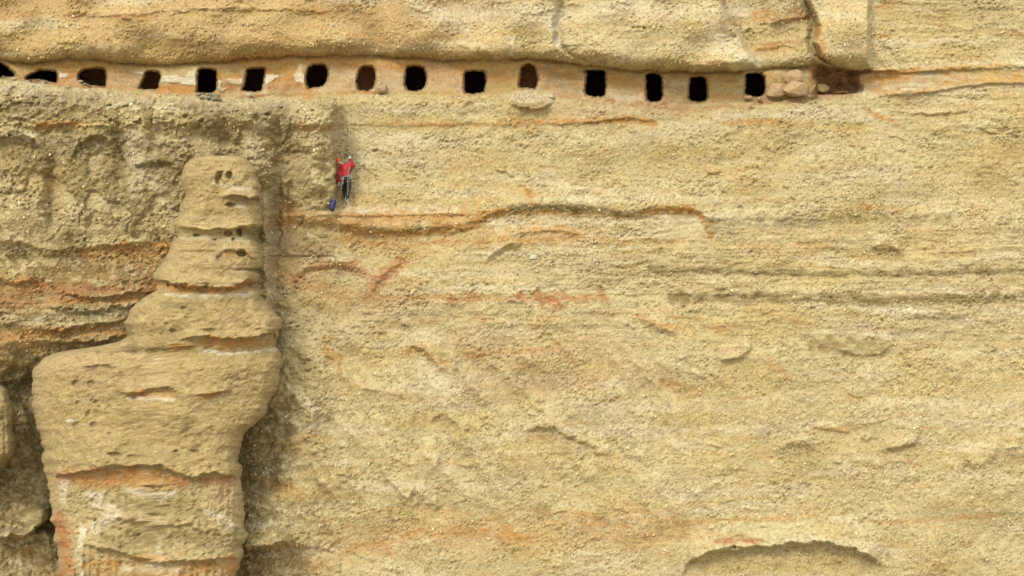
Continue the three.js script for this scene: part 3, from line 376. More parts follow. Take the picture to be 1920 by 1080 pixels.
// fine mineral grain, 4 m tile
function grainTexture() {
  const S = 512, d = new Uint8Array(S * S * 4), r = rng(5), T = new Float32Array(S * S);
  const blobs = (n, r0, r1, a) => { for (let k = 0; k < n; k++) { const cx = r() * S, cy = r() * S, R = r0 + (r1 - r0) * r(), h = (r() - 0.5) * 2 * a, asp = 0.6 + r() * 0.5; for (let y = -Math.ceil(R); y <= R; y++) for (let x = -Math.ceil(R / asp); x <= R / asp; x++) { const q = (x * x * asp * asp + y * y) / (R * R); if (q < 1) T[((cy + y + S) % S | 0) * S + ((cx + x + S) % S | 0)] += h * (1 - q); } } };
  blobs(1200, 4, 11, 0.16); blobs(5200, 2, 5, 0.22); blobs(9000, 1, 2.4, 0.25);
  for (let i = 0; i < S * S; i++) { const t = clamp(0.5 + T[i] + (r() - 0.5) * 0.08); d[i * 4] = d[i * 4 + 1] = d[i * 4 + 2] = t * 255; d[i * 4 + 3] = 255; }
  const bump = new THREE.DataTexture(d, S, S); bump.wrapS = bump.wrapT = THREE.RepeatWrapping; bump.magFilter = THREE.LinearFilter; bump.minFilter = THREE.LinearMipmapLinearFilter; bump.generateMipmaps = true; bump.needsUpdate = true;
  const e = new Uint8Array(S * S * 4); for (let i = 0; i < S * S; i++) { const t = clamp(0.84 + T[i] * 0.34 + (r() - 0.5) * 0.08, 0.4, 1); e[i * 4] = t * 255; e[i * 4 + 1] = t * 254; e[i * 4 + 2] = t * 250; e[i * 4 + 3] = 255; }
  const map = new THREE.DataTexture(e, S, S); map.colorSpace = THREE.SRGBColorSpace; map.wrapS = map.wrapT = THREE.RepeatWrapping; map.magFilter = THREE.LinearFilter; map.minFilter = THREE.LinearMipmapLinearFilter; map.generateMipmaps = true; map.needsUpdate = true;
  return { bump, map };
}
const grain = grainTexture();
const rockMat = new THREE.MeshStandardMaterial({ vertexColors: true, roughness: 0.96, map: grain.map, bumpMap: grain.bump, bumpScale: 0.022 });
const cliff = new THREE.Mesh(gridGeo(wallPos, wallCol, wallUV, NU, NV, holes), rockMat);
structure(addTop(cliff, 'cliff'), 'cream and ochre conglomerate cliff with horizontal beds', 'cliff');
console.log('cliff', NU, NV);

// ground of the gorge and the plateau behind the cliff top
{
  const g = new THREE.PlaneGeometry(2400, 2400, 40, 40); g.rotateX(-Math.PI / 2);
  const gm = new THREE.MeshStandardMaterial({ color: new THREE.Color().setRGB(0.3, 0.25, 0.16), roughness: 1, bumpMap: grain.bump, bumpScale: 0.05 });
  structure(addTop(new THREE.Mesh(g, gm), 'ground'), 'bare dusty gorge floor', 'ground');
  const p = new THREE.PlaneGeometry(230, 240, 4, 4); p.rotateX(-Math.PI / 2); p.translate(0, wallPos[1] - 1, -120.4);
  structure(addTop(new THREE.Mesh(p, gm), 'plateau'), 'bare plateau above the cliff', 'ground');
}

// surface lookup on the main grid (nearest node)
function idxOf(arr, x) { let lo = 0, hi = arr.length - 1; while (hi - lo > 1) { const m = (lo + hi) >> 1; if (arr[m] <= x) lo = m; else hi = m; } return x - arr[lo] < arr[hi] - x ? lo : hi; }
function wallAt(u, v) { const o = idxOf(VS, v) * NU + idxOf(US, u); return new THREE.Vector3(wallPos[o * 3], wallPos[o * 3 + 1], wallPos[o * 3 + 2]); }

// ------------------------------------------------------------------ free-standing pillar and rock lobe in front of the wall
const P_ROWS = [[292, 386, 446], [294, 374, 459], [297, 364, 467], [305, 353, 475], [318, 345, 482], [335, 335, 486], [350, 340, 488], [357, 343, 488], [365, 345, 486], [371, 344, 486], [374, 344, 476], [380, 341, 481], [395, 333, 487], [410, 326, 488], [420, 323, 487], [426, 327, 482], [431, 333, 466], [437, 335, 466], [445, 332, 472], [455, 325, 478], [465, 320, 482], [480, 312, 490], [495, 305, 488], [502, 299, 486], [506, 298, 475], [515, 292, 488], [525, 291, 486], [529, 293, 482], [534, 294, 468], [545, 285, 482], [555, 272, 487], [570, 250, 500], [590, 238, 520], [605, 230, 528], [615, 236, 527], [625, 240, 524], [632, 238, 522], [640, 222, 521], [648, 186, 520], [655, 140, 522], [662, 104, 523], [670, 84, 524], [690, 66, 526], [710, 62, 526], [730, 60, 520], [750, 60, 508], [780, 66, 490], [800, 70, 474], [820, 75, 455], [830, 76, 450], [860, 80, 449], [890, 88, 450], [920, 92, 452], [960, 98, 456], [990, 102, 460], [1010, 106, 462], [1030, 108, 455], [1050, 110, 447], [1080, 112, 445], [1250, 122, 440], [1500, 110, 460], [2045, 60, 520]];
const PL0 = table(P_ROWS, 1), PR0 = table(P_ROWS, 2), PL = (v) => PL0(v) - 5 * (1 - sm(480, 560, v)), PR = (v) => PR0(v) + 3 * (1 - sm(480, 560, v));
const P_Z0 = table([[292, 2.5], [300, 2.85], [330, 3.1], [420, 3.15], [436, 3.0], [500, 3.1], [535, 3.0], [560, 3.1], [600, 3.2], [650, 2.9], [660, 2.8], [690, 3.15], [860, 3.3], [900, 3.05], [1080, 3.1], [2045, 3.6]]);
const P_Z = (v) => 0.84 * P_Z0(v);
const pillarLips = [
  lip(0.30, 24, 4, [[323, 422], [380, 430], [430, 428], [460, 424], [490, 418]], 2), lip(0.41, 18, 3, [[418, 368], [440, 366], [470, 370], [492, 368]], 2), lip(0.19, 14, 6, [[405, 470], [430, 466], [465, 474], [490, 492]], 2), lip(0.08, 8, 3, [[318, 466], [360, 468], [410, 468]], 1),
  lip(0.46, 30, 5, [[286, 524], [310, 527], [350, 533], [400, 537], [430, 539], [448, 532], [462, 522], [484, 520]], 3), lip(0.41, 34, 4, [[336, 636], [356, 630], [380, 628], [420, 633], [455, 634], [490, 628], [530, 616]], 3), lip(0.16, 12, 3, [[312, 652], [335, 648], [365, 652]], 2),
  lip(0.27, 26, 5, [[217, 730], [240, 736], [265, 734], [290, 724], [315, 726], [342, 740]], 3), lip(0.22, 22, 4, [[362, 740], [390, 738], [420, 733], [436, 732]], 2), lip(0.16, 20, 3, [[150, 686], [185, 682], [215, 688]], 2),
  lip(0.38, 46, 6, [[84, 884], [120, 888], [165, 882], [200, 870], [240, 872], [300, 873], [330, 884], [360, 894], [395, 884], [455, 892]], 4), lip(0.41, 44, 5, [[150, 1018], [210, 1030], [250, 1042], [300, 1052], [380, 1050], [450, 1042], [470, 1030]], 3), lip(0.19, 20, 5, [[200, 975], [250, 972], [300, 985], [350, 980], [380, 990]], 4), lip(0.16, 16, 4, [[255, 915], [285, 918], [310, 905]], 3),
];
const pillarStreaks = [
  streak('yellow', 6, 0.7, [[325, 428], [400, 433], [470, 428]]), streak('pale', 7, 0.5, [[345, 446], [400, 446], [460, 450]]), streak('pale', 7, 0.5, [[418, 352], [470, 352]]), streak('white', 5, 0.5, [[440, 385], [465, 388]]), streak('ochre', 6, 0.5, [[425, 474], [470, 476]]), streak('pink', 5, 0.7, [[440, 494], [455, 500]]), streak('pink', 26, 0.35, [[330, 490], [400, 500]]),
  streak('orange', 7, 0.9, [[293, 534], [330, 541], [400, 545], [450, 540], [476, 528]], -0.06), streak('red', 5, 0.6, [[410, 548], [470, 535]]), streak('white', 4, 0.5, [[310, 552], [380, 556], [470, 552]]), streak('orange', 10, 0.85, [[382, 640], [430, 646], [480, 640]], -0.08), streak('ochre', 6, 0.8, [[320, 652], [362, 652]], -0.04), streak('white', 4, 0.65, [[372, 658], [430, 664], [515, 656]]), streak('ochre', 8, 0.5, [[510, 625], [515, 645]]), streak('darkOlive', 10, 0.45, [[310, 575], [380, 580]]), streak('olive', 10, 0.5, [[240, 610], [255, 650]]), streak('pink', 16, 0.3, [[420, 600], [500, 595]]),
  streak('orange', 7, 0.75, [[248, 742], [290, 735], [325, 742]], -0.04), streak('white', 4, 0.55, [[240, 748], [290, 746], [325, 750]]), streak('ochre', 5, 0.6, [[375, 744], [425, 737]]), streak('pink', 24, 0.35, [[100, 690], [200, 700], [300, 690]]), streak('olive', 22, 0.35, [[110, 840], [200, 850], [330, 860]]), streak('olive', 12, 0.5, [[350, 790], [352, 815]]), streak('olive', 14, 0.35, [[225, 780], [270, 790]]),
  streak('red', 15, 0.6, [[120, 896], [220, 895], [300, 890], [340, 905]]), streak('orange', 13, 0.5, [[150, 905], [320, 908]]), streak('red', 10, 0.55, [[380, 902], [430, 905]]), streak('white', 7, 0.65, [[120, 905], [118, 940]]), streak('white', 14, 0.5, [[170, 930], [215, 960], [180, 990]]), streak('white', 6, 0.6, [[240, 918], [280, 930], [330, 926]]), streak('pink', 20, 0.5, [[400, 930], [450, 940]]), streak('white', 8, 0.4, [[390, 960], [440, 990]]),
  streak('red', 15, 0.7, [[110, 975], [125, 1030], [120, 1090]]), streak('white', 6, 0.7, [[152, 985], [150, 1040], [156, 1090]]), streak('olive', 22, 0.6, [[200, 1010], [280, 1020], [380, 1015], [440, 1010]]), streak('olive', 20, 0.5, [[230, 940], [330, 950], [370, 960]]), streak('white', 6, 0.45, [[300, 1010], [296, 1045]]), streak('orange', 22, 0.6, [[170, 1060], [300, 1072], [440, 1066]]), streak('pale', 10, 0.6, [[230, 1066], [330, 1064], [300, 1090]]), streak('orange', 14, 0.5, [[130, 1150], [440, 1150]]),
];
const pits = [[409, 335, 4, 11, 0.3], [413, 326, 3, 5, 0.2], [429, 329, 5.5, 7, 0.25], [433, 384, 9, 4, 0.2], [428, 437, 7, 5, 0.22], [368, 441, 6, 2.5, 0.2], [448, 434, 5, 7, 0.25], [404, 449, 2, 2, 0.15], [437, 449, 3, 2.5, 0.15], [453, 475, 9, 7, 0.3], [411, 484, 7, 5, 0.15], [464, 335, 6, 5, 0.08], [176, 797, 7, 4, 0.12], [142, 720, 7, 6, 0.12], [171, 720, 6, 6, 0.12], [178, 754, 3, 3, 0.12], [145, 755, 2, 2, 0.1], [166, 776, 5, 5, 0.1], [252, 746, 3, 4, 0.16], [215, 852, 11, 3, 0.14], [246, 858, 10, 5, 0.12], [330, 846, 5, 2, 0.12], [365, 846, 9, 3, 0.1], [170, 750, 2, 2, 0.1], [272, 789, 3, 2, 0.1], [206, 813, 4, 2, 0.1], [350, 650, 4, 3, 0.1], [295, 657, 14, 4, 0.12], [325, 620, 6, 4, 0.14], [395, 620, 9, 4, 0.14], [350, 598, 4, 4, 0.1], [345, 578, 5, 3, 0.08], [512, 632, 4, 11, 0.22], [280, 915, 14, 5, 0.18], [285, 967, 9, 4, 0.14], [275, 533, 3, 4, 0.1], [317, 534, 3, 4, 0.15], [332, 535, 3, 4, 0.14], [347, 536, 4, 4, 0.14], [385, 534, 6, 4, 0.14], [296, 506, 4, 1.6, 0.12]];
function pillarPoint(u, v, s, col) {
  const X = u * M, Y = v * M;
  const nA = fbm(X * 1.1, Y * 1.1, 103, 3), nB = fbm(X * 1.7, Y * 2.6, 111, 3), nC = fbm(X * 2.8, Y * 3.4, 181, 4, 0.6), fine = n3(X * 9, Y * 12, 183), fine2 = n3(X * 20, Y * 24, 187);
  let f = 0.16 * n3(X * 0.35, Y * 0.35, 121) + 0.045 * fbm(X * 1.2, Y * 1.3, 131, 5, 0.5) + 0.03 * (1 - Math.abs(fbm(X * 1.5, Y * 2.4, 135, 4, 0.5))) + 0.07 * Math.round(2.2 * n3(X * 0.7, Y * 1.9 + 0.4 * nA, 137)) / 8 + 0.012 * n3(X * 0.9, Y * 4 + nA, 133);
  const low = sm(880, 920, v);
  f += low * (0.05 * (1 - Math.abs(fbm(X * 2, Y * 2.4, 141, 4))) + 0.05 * n3(X * 3.2, Y * 0.7, 143)) + sm(1040, 1056, v) * 0.05 * n3(X * 5, Y * 0.4, 147);
  c0(col, PAL.tan); mixInto(col, PAL.yellow, 0.35 * sm(-0.2, 0.7, nB)); mixInto(col, PAL.olive, 0.55 * sm(0.0, 0.9, nC)); mixInto(col, PAL.pink, 0.15 * sm(0.1, 0.8, nA)); mixInto(col, PAL.cream, 0.35 * low);
  f += applyLips(pillarLips, u, v, nB) + applyStreaks(pillarStreaks, u, v, nA, nB, col);
  for (const [pu, pv, rx, ry, d] of pits) { const q = ((u + nA * 1.5 - pu) / rx) ** 2 + ((v + nB * 1.5 - pv) / ry) ** 2; if (q < 1.6) f -= d * sm(1.6, 0.5, q); }
  for (let o = 0; o < 3; o++) {
    const cs = o === 0 ? 0.15 : o === 1 ? 0.34 : 0.09, gx = X / cs, gy = Y / cs * 1.3, ix = Math.floor(gx), iy = Math.floor(gy);
    for (let j = -1; j <= 1; j++) for (let i = -1; i <= 1; i++) { const h = hash(ix + i, iy + j, o + 50); if (h > 0.4) continue; const dx = gx - ix - i - hash(ix + i, iy + j, o + 55), dy = gy - iy - j - hash(ix + i, iy + j, o + 59), r = 0.2 + 0.25 * hash(ix + i, iy + j, o + 63), d2 = (dx * dx + dy * dy) / (r * r); if (d2 < 1) f += (h < 0.16 ? -1.5 : 0.8) * (1 - d2) * (o === 1 ? 0.04 : o ? 0.022 : 0.03) * (0.7 + 0.8 * low); }
  }
  { const hh = hash(Math.round(u * 10), Math.round(v * 10), 93); if (hh < 0.03) { mixInto(col, PAL.dark, 0.6); f -= 0.02; } else if (hh > 0.975) { mixInto(col, PAL.pale, 0.6); f += 0.015; } }
  const g = 1 + 0.07 * fine + 0.06 * fine2 + 0.07 * nC; col[0] *= g; col[1] *= g; col[2] *= g * (1 - 0.03 * fine);
  return f;
}
function c0(o, c) { o[0] = c[0]; o[1] = c[1]; o[2] = c[2]; }
function bulk(vs, L, R, Z, back, ns, point, jit) {
  const nu = ns, nv = vs.length, pos = new Float32Array(nu * nv * 3), colr = new Float32Array(nu * nv * 3), uv = new Float32Array(nu * nv * 2), col = [0, 0, 0];
  for (let j = 0; j < nv; j++) for (let i = 0; i < nu; i++) {
    const v = vs[j], th = (i / (nu - 1) - 0.5) * 2, s = Math.sign(th) * (1 - Math.pow(1 - Math.abs(th), 1.35));     // denser towards the sides
    const a = s * Math.PI / 2, sx = Math.sign(s) * Math.pow(Math.abs(Math.sin(a)), 0.62), cz = Math.pow(Math.max(0, Math.cos(a)), 0.36);
    const e = jit * fbm(v * M * 1.3, (s > 0 ? 4 : 9) + sx * 0.8, 5, 3, 0.5) * Math.pow(Math.abs(sx), 3);
    const l = L(v), r = R(v), u = (l + r) / 2 + (r - l) / 2 * sx + e * Math.sign(s);
    const f = point(u, v, s, col);
    const z = back + (Z(v) - back) * cz + f * Math.min(1, cz * 1.4);
    const p = at(u, v, z), o = j * nu + i;
    pos.set([p.x, p.y, p.z], o * 3); colr.set(col, o * 3); uv[o * 2] = (p.x - 0.8 * z * s) / 4; uv[o * 2 + 1] = p.y / 4;
  }
  return { geo: gridGeo(pos, colr, uv, nu, nv), pos, nu, nv };
}
const pillarV = axis(292, 1120, 1.8, 292, 2040); pillarV.unshift(291.6);
const pillarB = bulk(pillarV, PL, PR, (v) => v < 291.8 ? -0.4 : P_Z(v), -1.2, 300, pillarPoint, 5);
// close the crown of the pillar: first row sits back inside the wall
tag(addTop(new THREE.Mesh(pillarB.geo, rockMat), 'rock_pillar'), 'tan weathered rock pillar of stacked bulging tiers standing against the cliff', 'rock pillar');

const lobeRows = [[722, -70, 4], [730, -76, 14], [745, -80, 20], [770, -80, 24], [800, -80, 27], [830, -80, 30], [850, -80, 29], [862, -78, 20], [874, -76, 8], [884, -72, -10]];
const lobeV = []; for (let v = 722; v <= 884; v += 2) lobeV.push(v);
const lobeB = bulk(lobeV, table(lobeRows, 1), table(lobeRows, 2), table([[722, 0.2], [732, 1.0], [760, 1.5], [850, 1.6], [872, 1.2], [884, 0.2]]), -1.3, 90, (u, v, s, col) => { const f = pillarPoint(u + 150, v + 700, s, col); c0(col, PAL.olive); mixInto(col, PAL.tan, 0.5 + 0.3 * n3(u * 0.06, v * 0.06, 3)); return f * 0.9; }, 3);
tag(addTop(new THREE.Mesh(lobeB.geo, rockMat), 'rock_lobe'), 'rounded olive rock lobe bulging beside the lowest tier of the pillar', 'rock');

// ------------------------------------------------------------------ caves
const caveMat = new THREE.MeshStandardMaterial({ color: new THREE.Color().setRGB(...C('#b98a5c')), roughness: 0.95, bumpMap: grain.bump, bumpScale: 0.06 });
function resample(pts, n) { const L = [0]; for (let i = 0; i < pts.length; i++) { const a = pts[i], b = pts[(i + 1) % pts.length]; L.push(L[i] + Math.hypot(b[0] - a[0], b[1] - a[1])); } const out = []; for (let k = 0; k < n; k++) { const d = k / n * L[L.length - 1]; let i = 0; while (L[i + 1] < d) i++; const a = pts[i], b = pts[(i + 1) % pts.length], t = (d - L[i]) / (L[i + 1] - L[i]); out.push([lerp(a[0], b[0], t), lerp(a[1], b[1], t)]); } return out; }
for (const cv of CAVES) {
  const n = 56, ring = resample(cv.pts, n); let cu = 0, cvv = 0; for (const [a, b] of ring) { cu += a / n; cvv += b / n; }
  const w0 = wallAt(cu, cvv - 0).z; const zs = ring.map(([a, b]) => wallAt(cu + (a - cu) * 1.12, cvv + (b - cvv) * 1.12).z);
  const zmin = Math.min(...zs), base = new THREE.Vector3(at(cu, Math.max(...ring.map(r => r[1])), zmin).x, at(cu, Math.max(...ring.map(r => r[1])), zmin).y, zmin);
  const g = new THREE.Group(); g.position.copy(base);
  const build = (stations) => { const pos = [], idx = []; stations.forEach((st, k) => { ring.forEach(([a, b], i) => { const ou = cu + (a - cu) * st.sx + st.px * Math.sign(a - cu) * 0, ov = cvv + (b - cvv) * (b > cvv ? st.sd : st.sy); const zz = st.z === null ? lerp(zs[i], zmin, 0.5) + st.dz : zmin + st.z, p = at(ou, ov, zz), jt = st.j * n3(a * 0.11, b * 0.11, k * 2.7 + cu); pos.push(p.x - base.x + jt * 0.7, p.y - base.y + (b > cvv ? 0.2 : 1) * jt, zz - base.z + jt * 0.4); }); }); const K = stations.length; for (let k = 0; k < K - 1; k++) for (let i = 0; i < n; i++) { const a = k * n + i, b = k * n + (i + 1) % n, c = a + n, d = b + n; idx.push(a, b, c, b, d, c); } return { pos, idx }; };
  const mk = ({ pos, idx }) => { const q = new THREE.BufferGeometry(); q.setAttribute('position', new THREE.Float32BufferAttribute(pos, 3)); const uv = []; for (let i = 0; i < pos.length; i += 3) uv.push((pos[i] + pos[i + 2]) / 3, (pos[i + 1] + pos[i + 2] * 0.4) / 3); q.setAttribute('uv', new THREE.Float32BufferAttribute(uv, 2)); q.setIndex(idx); q.computeVertexNormals(); return q; };
  const inset = 1.0;
  const passage = build([{ sx: 1.16, sy: 1.16, sd: 1.12, z: null, dz: -0.3, px: 0, j: 0 }, { sx: inset, sy: inset, sd: inset, z: null, dz: -0.1, px: 0, j: 0.01 }, { sx: inset, sy: inset, sd: inset, z: -0.3, px: 0, j: 0.03 }, { sx: 0.98, sy: 0.98, sd: 0.96, z: -0.55, px: 0, j: 0.04 }, { sx: 1.02, sy: 1, sd: 0.96, z: -0.8, px: 0, j: 0.05 }]);
  const d = cv.deep > 2 ? cv.deep * 1.5 : cv.deep, room = build([{ sx: 1.02, sy: 1, sd: 0.96, z: -0.8, px: 0, j: 0.05 }, { sx: d > 2 ? 1.7 : 1.1, sy: d > 2 ? 1.25 : 1.02, sd: 0.97, z: -0.95, px: 0, j: 0.06 }, { sx: d > 2 ? 2.0 : 1.12, sy: 1.3, sd: 0.97, z: -0.4 - d * 0.6, px: 0, j: 0.1 }, { sx: d > 2 ? 1.9 : 1.05, sy: 1.2, sd: 0.97, z: -0.3 - d * 0.9, px: 0, j: 0.1 }, { sx: 1.2, sy: 0.8, sd: 0.6, z: -0.3 - d, px: 0, j: 0.1 }, { sx: 0, sy: 0, sd: 0, z: -0.35 - d, px: 0, j: 0 }]);
  part(g, 'passage', mk(passage), caveMat); part(g, 'chamber', mk(room), caveMat);
  tag(addTop(g, 'cave'), cv.label, 'cave', 'row of cut caves along the ledge');
}

// ------------------------------------------------------------------ stones
function stoneGeo(seed, sub = 2, rough = 0.28) { let g = new THREE.IcosahedronGeometry(1, sub); g.deleteAttribute('uv'); g.deleteAttribute('normal'); g = mergeVertices(g, 1e-4); const p = g.attributes.position, v = new THREE.Vector3(); const r = rng(seed), planes = []; for (let k = 0; k < 13; k++) planes.push([new THREE.Vector3(r() - 0.5, r() - 0.5, r() - 0.5).normalize(), 0.5 + 0.3 * r()]); for (let i = 0; i < p.count; i++) { v.fromBufferAttribute(p, i); for (const [n, d] of planes) { const t = v.dot(n); if (t > d) v.addScaledVector(n, (d - t) * 0.97); } v.multiplyScalar(1 + rough * 0.5 * n3(v.x * 1.6 + seed, v.y * 1.6, v.z * 1.6)); p.setXYZ(i, v.x, v.y, v.z); } g.computeVertexNormals(); const uv = []; for (let i = 0; i < p.count; i++) uv.push(p.getX(i) * 0.12 + 0.5, p.getY(i) * 0.12 + p.getZ(i) * 0.05 + 0.5); g.setAttribute('uv', new THREE.Float32BufferAttribute(uv, 2)); return g; }
const stoneMats = {}; function stoneMat(k) { return stoneMats[k] ??= new THREE.MeshStandardMaterial({ color: new THREE.Color().setRGB(...PAL[k]), roughness: 0.95, map: grain.map, bumpMap: grain.bump, bumpScale: 0.03 }); }
function chunkGeo(seed) { const r = rng(seed), pts = []; for (let k = 0; k < 38; k++) { const v = new THREE.Vector3(r() - 0.5, r() - 0.5, r() - 0.5).normalize(); v.multiplyScalar(0.86 + 0.26 * r()); v.x = clamp(v.x, -0.95, 0.95); pts.push(v); } const g = new ConvexGeometry(pts), p = g.attributes.position, uv = []; for (let i = 0; i < p.count; i++) uv.push(p.getX(i) * 0.12 + 0.5, p.getY(i) * 0.12 + p.getZ(i) * 0.07 + 0.5); g.setAttribute('uv', new THREE.Float32BufferAttribute(uv, 2)); return g; }
const stoneShapes = [11, 12, 13, 14, 15, 16].map(s => chunkGeo(s));
function stone(name, px, py, w, h, dep, kind, label, tilt = 0, off = 0.0, group) {
  const wz = wallAt(px, py), z = wz.z + off, p = at(px, py, z);
  const m = new THREE.Mesh(stoneShapes[Math.floor(hash(px | 0, py | 0, 3) * 6)], stoneMat(kind));
  m.position.copy(p); m.scale.set(w * M / 2 * 1.12, h * M / 2 * 1.12, dep / 2); m.rotation.z = tilt;
  return tag(addTop(m, name), label, 'rock', group);
}
stone('boulder', 1491, 144, 38, 28, 0.7, 'pink', 'pink boulder resting on top of another by the last cave', 0.1, 0.3);
stone('boulder', 1491, 167, 44, 30, 0.9, 'pink', 'pink boulder carrying a smaller one on the ledge', -0.1, 0.32);
stone('boulder', 1456, 170, 38, 28, 0.7, 'pink', 'low pink boulder between the last cave and the paired boulders', 0.2, 0.12);
stone('slab', 1522, 168, 6, 22, 0.5, 'tan', 'thin upright stone flake leaning beside the pink boulders', -0.6, 0.45);
stone('slab', 1541, 167, 34, 19, 0.5, 'tan', 'wedge of pale stone lying in the hollow under the overhang', -0.35, 0.5);
stone('slab', 1578, 174, 32, 5, 0.5, 'orange', 'flat orange slab lying at the back of the hollow', 0.03, 0.5);
stone('boulder', 1403, 183, 18, 9, 0.3, 'pink', 'small pink stone on the sill of the last cave', 0, 0.2); stone('boulder', 1424, 185, 13, 7, 0.25, 'pink', 'little stone beside the pink one on the last cave sill', 0.1, 0.2);
stone('boulder', 1034, 181, 14, 7, 0.25, 'white', 'white stone on the crumbling ledge below the arched cave', 0, 0.12);
stone('boulder', 718, 166, 24, 16, 0.4, 'pink', 'reddish stone beside the shallow oval cave mouth', 0, 0.1); stone('boulder', 712, 157, 5, 10, 0.2, 'white', 'small pale upright stone above the reddish one', 0.2, 0.1);
stone('boulder', 470, 178, 18, 7, 0.3, 'pale', 'flat pale stone below the leaning cave mouth', 0, 0.25);
stone('boulder', 27, 148, 8, 5, 0.2, 'white', 'pale stone on the sill of the slanting end cave', 0, 0.15); stone('boulder', 8, 145, 8, 6, 0.2, 'grey', 'grey stone on the sill of the slanting end cave', 0, 0.15);
for (const [x, y, w, h, k] of [[372, 177, 11, 7, 'dust'], [379, 176, 9, 6, 'grey'], [388, 178, 10, 8, 'dust'], [396, 177, 9, 7, 'grey'], [402, 179, 11, 7, 'dust'], [409, 180, 8, 6, 'grey'], [391, 183, 12, 7, 'dust'], [403, 185, 13, 8, 'grey'], [378, 183, 10, 6, 'grey'], [412, 186, 9, 6, 'dust']]) stone('rubble_stone', x, y, w, h, 0.2, k, 'one of the grey stones heaped on the black doorway sill', x % 2 ? 0.2 : -0.2, 0.26, 'rubble heap at the doorway cave');
for (const [x, y, w, h, k] of [[151, 153, 11, 5, 'pale'], [160, 158, 9, 6, 'dust'], [167, 161, 7, 4, 'grey']]) stone('rubble_stone', x, y, w, h, 0.2, k, 'pale stone on the sill of the widest cave mouth', 0.1, 0.22, 'stones on the widest cave sill');
for (const [x, y, w, h, k] of [[70, 151, 8, 4, 'grey'], [87, 154, 7, 4, 'dust'], [58, 151, 6, 3, 'dust']]) stone('rubble_stone', x, y, w, h, 0.2, k, 'small stone on the sill of the wedge-shaped cave', 0.1, 0.22, 'stones on the wedge cave sill');
stone('boulder', 24, 161, 10, 4, 0.2, 'white', 'pale flat stone on the dusty ledge near the end cave', 0, 0.05);
stone('white_stone', 1000, 482, 14, 9, 0.16, 'white', 'bright white stone set in the wall below the ochre seam', 0.2, 0.02);
stone('white_stone', 155, 385, 9, 7, 0.16, 'white', 'bright white stone set in the olive wall beside the pillar', 0.2, 0.04);
{ const s = stone('white_stone', 132, 789, 13, 6, 0.12, 'white', 'bright white chip lying on the lowest pillar tier', 0.1, 0); s.position.copy(at(132, 789, 2.62)); }

// pebbles bedded in the conglomerate: far too many to count
{
  const r = rng(99), N = 36000, kinds = ['pale', 'grey', 'cream', 'olive', 'grey', 'tan', 'dust', 'pink', 'brown', 'dark'], list = [];
  const pg = stoneGeo(21, 1, 0.3), q = new THREE.Quaternion(), e = new THREE.Euler(), s = new THREE.Vector3(), m4 = new THREE.Matrix4(), cc = new THREE.Color();
  let guard = 0;
  while (list.length < N && guard++ < N * 6) {
    const u = -60 + r() * 2040, v = -30 + r() * 1140; if (caveIn(u, v) > -2) continue;
    const lipV = LIP_V(u), led = LED_V(u); if (v > lipV - 4 && v < led + 2) continue;
    const dens = 0.25 + 0.75 * sm(-0.1, 0.7, n3(u * 0.008, v * 0.014, 5)) + (u < 630 && v > 160 && v < 240 ? 0.5 : 0); if (r() > dens) continue;
    const p = wallAt(u, v), sc = (0.013 + 0.042 * Math.pow(r(), 3)) * (v > led && v < led + 30 && u < 630 ? 1.3 : 1);
    const oo = (idxOf(VS, v) * NU + idxOf(US, u)) * 3; list.push([p, sc, kinds[Math.floor(r() * kinds.length)], [wallCol[oo], wallCol[oo + 1], wallCol[oo + 2]]]);
  }
  const im = new THREE.InstancedMesh(pg, new THREE.MeshStandardMaterial({ color: 0xffffff, roughness: 0.95 }), list.length);
  list.forEach(([p, sc, k, w], i) => { e.set(r() * 6, r() * 6, r() * 6); q.setFromEuler(e); s.set(sc * (1 + r() * 0.6), sc, sc * (0.7 + r() * 0.6)); m4.compose(p.clone().add(new THREE.Vector3(0, 0, sc * 0.25)), q, s); im.setMatrixAt(i, m4); const c = w.slice(), g = 0.75 + 0.35 * r(); mixInto(c, PAL[k], 0.45); cc.setRGB(c[0] * g, c[1] * g, c[2] * g); im.setColorAt(i, cc); });
  addTop(im, 'pebbles'); im.userData = { kind: 'stuff', label: 'small pebbles bedded all over the conglomerate cliff', category: 'pebbles' };
}

// ------------------------------------------------------------------ climber
const ZW = wallAt(650, 350).z, ZC = Math.max(ZW, wallAt(655, 320).z, wallAt(648, 372).z) + 0.45;
const J = (px, py, dz = 0) => at(px, py, ZC + dz);
function capsule(p, a, b, ra, rb) { const bx = b.x - a.x, by = b.y - a.y, bz = b.z - a.z, px = p.x - a.x, py = p.y - a.y, pz = p.z - a.z; const t = clamp((px * bx + py * by + pz * bz) / (bx * bx + by * by + bz * bz)); return Math.hypot(px - bx * t, py - by * t, pz - bz * t) - lerp(ra, rb, t); }
const smin = (a, b, k) => { const h = Math.max(k - Math.abs(a - b), 0) / k; return Math.min(a, b) - h * h * k * 0.25; };
function meshField(fn, c, half, res) {
  const mc = new MarchingCubes(res, new THREE.MeshBasicMaterial(), false, false, 90000), p = new THREE.Vector3();
  for (let k = 0; k < res; k++) for (let j = 0; j < res; j++) for (let i = 0; i < res; i++) { p.set(c.x + (i - res / 2) / (res / 2) * half, c.y + (j - res / 2) / (res / 2) * half, c.z + (k - res / 2) / (res / 2) * half); mc.field[i + j * res + k * res * res] = -fn(p); }
  mc.isolation = 0; mc.update();
  const n = mc.count, pos = new Float32Array(n * 3), src = mc.positionArray;
  for (let i = 0; i < n; i++) { pos[i * 3] = c.x + src[i * 3] * half; pos[i * 3 + 1] = c.y + src[i * 3 + 1] * half; pos[i * 3 + 2] = c.z + src[i * 3 + 2] * half; }
  let g = new THREE.BufferGeometry(); g.setAttribute('position', new THREE.BufferAttribute(pos, 3)); g = mergeVertices(g, 1e-4); g.computeVertexNormals(); return g;
}
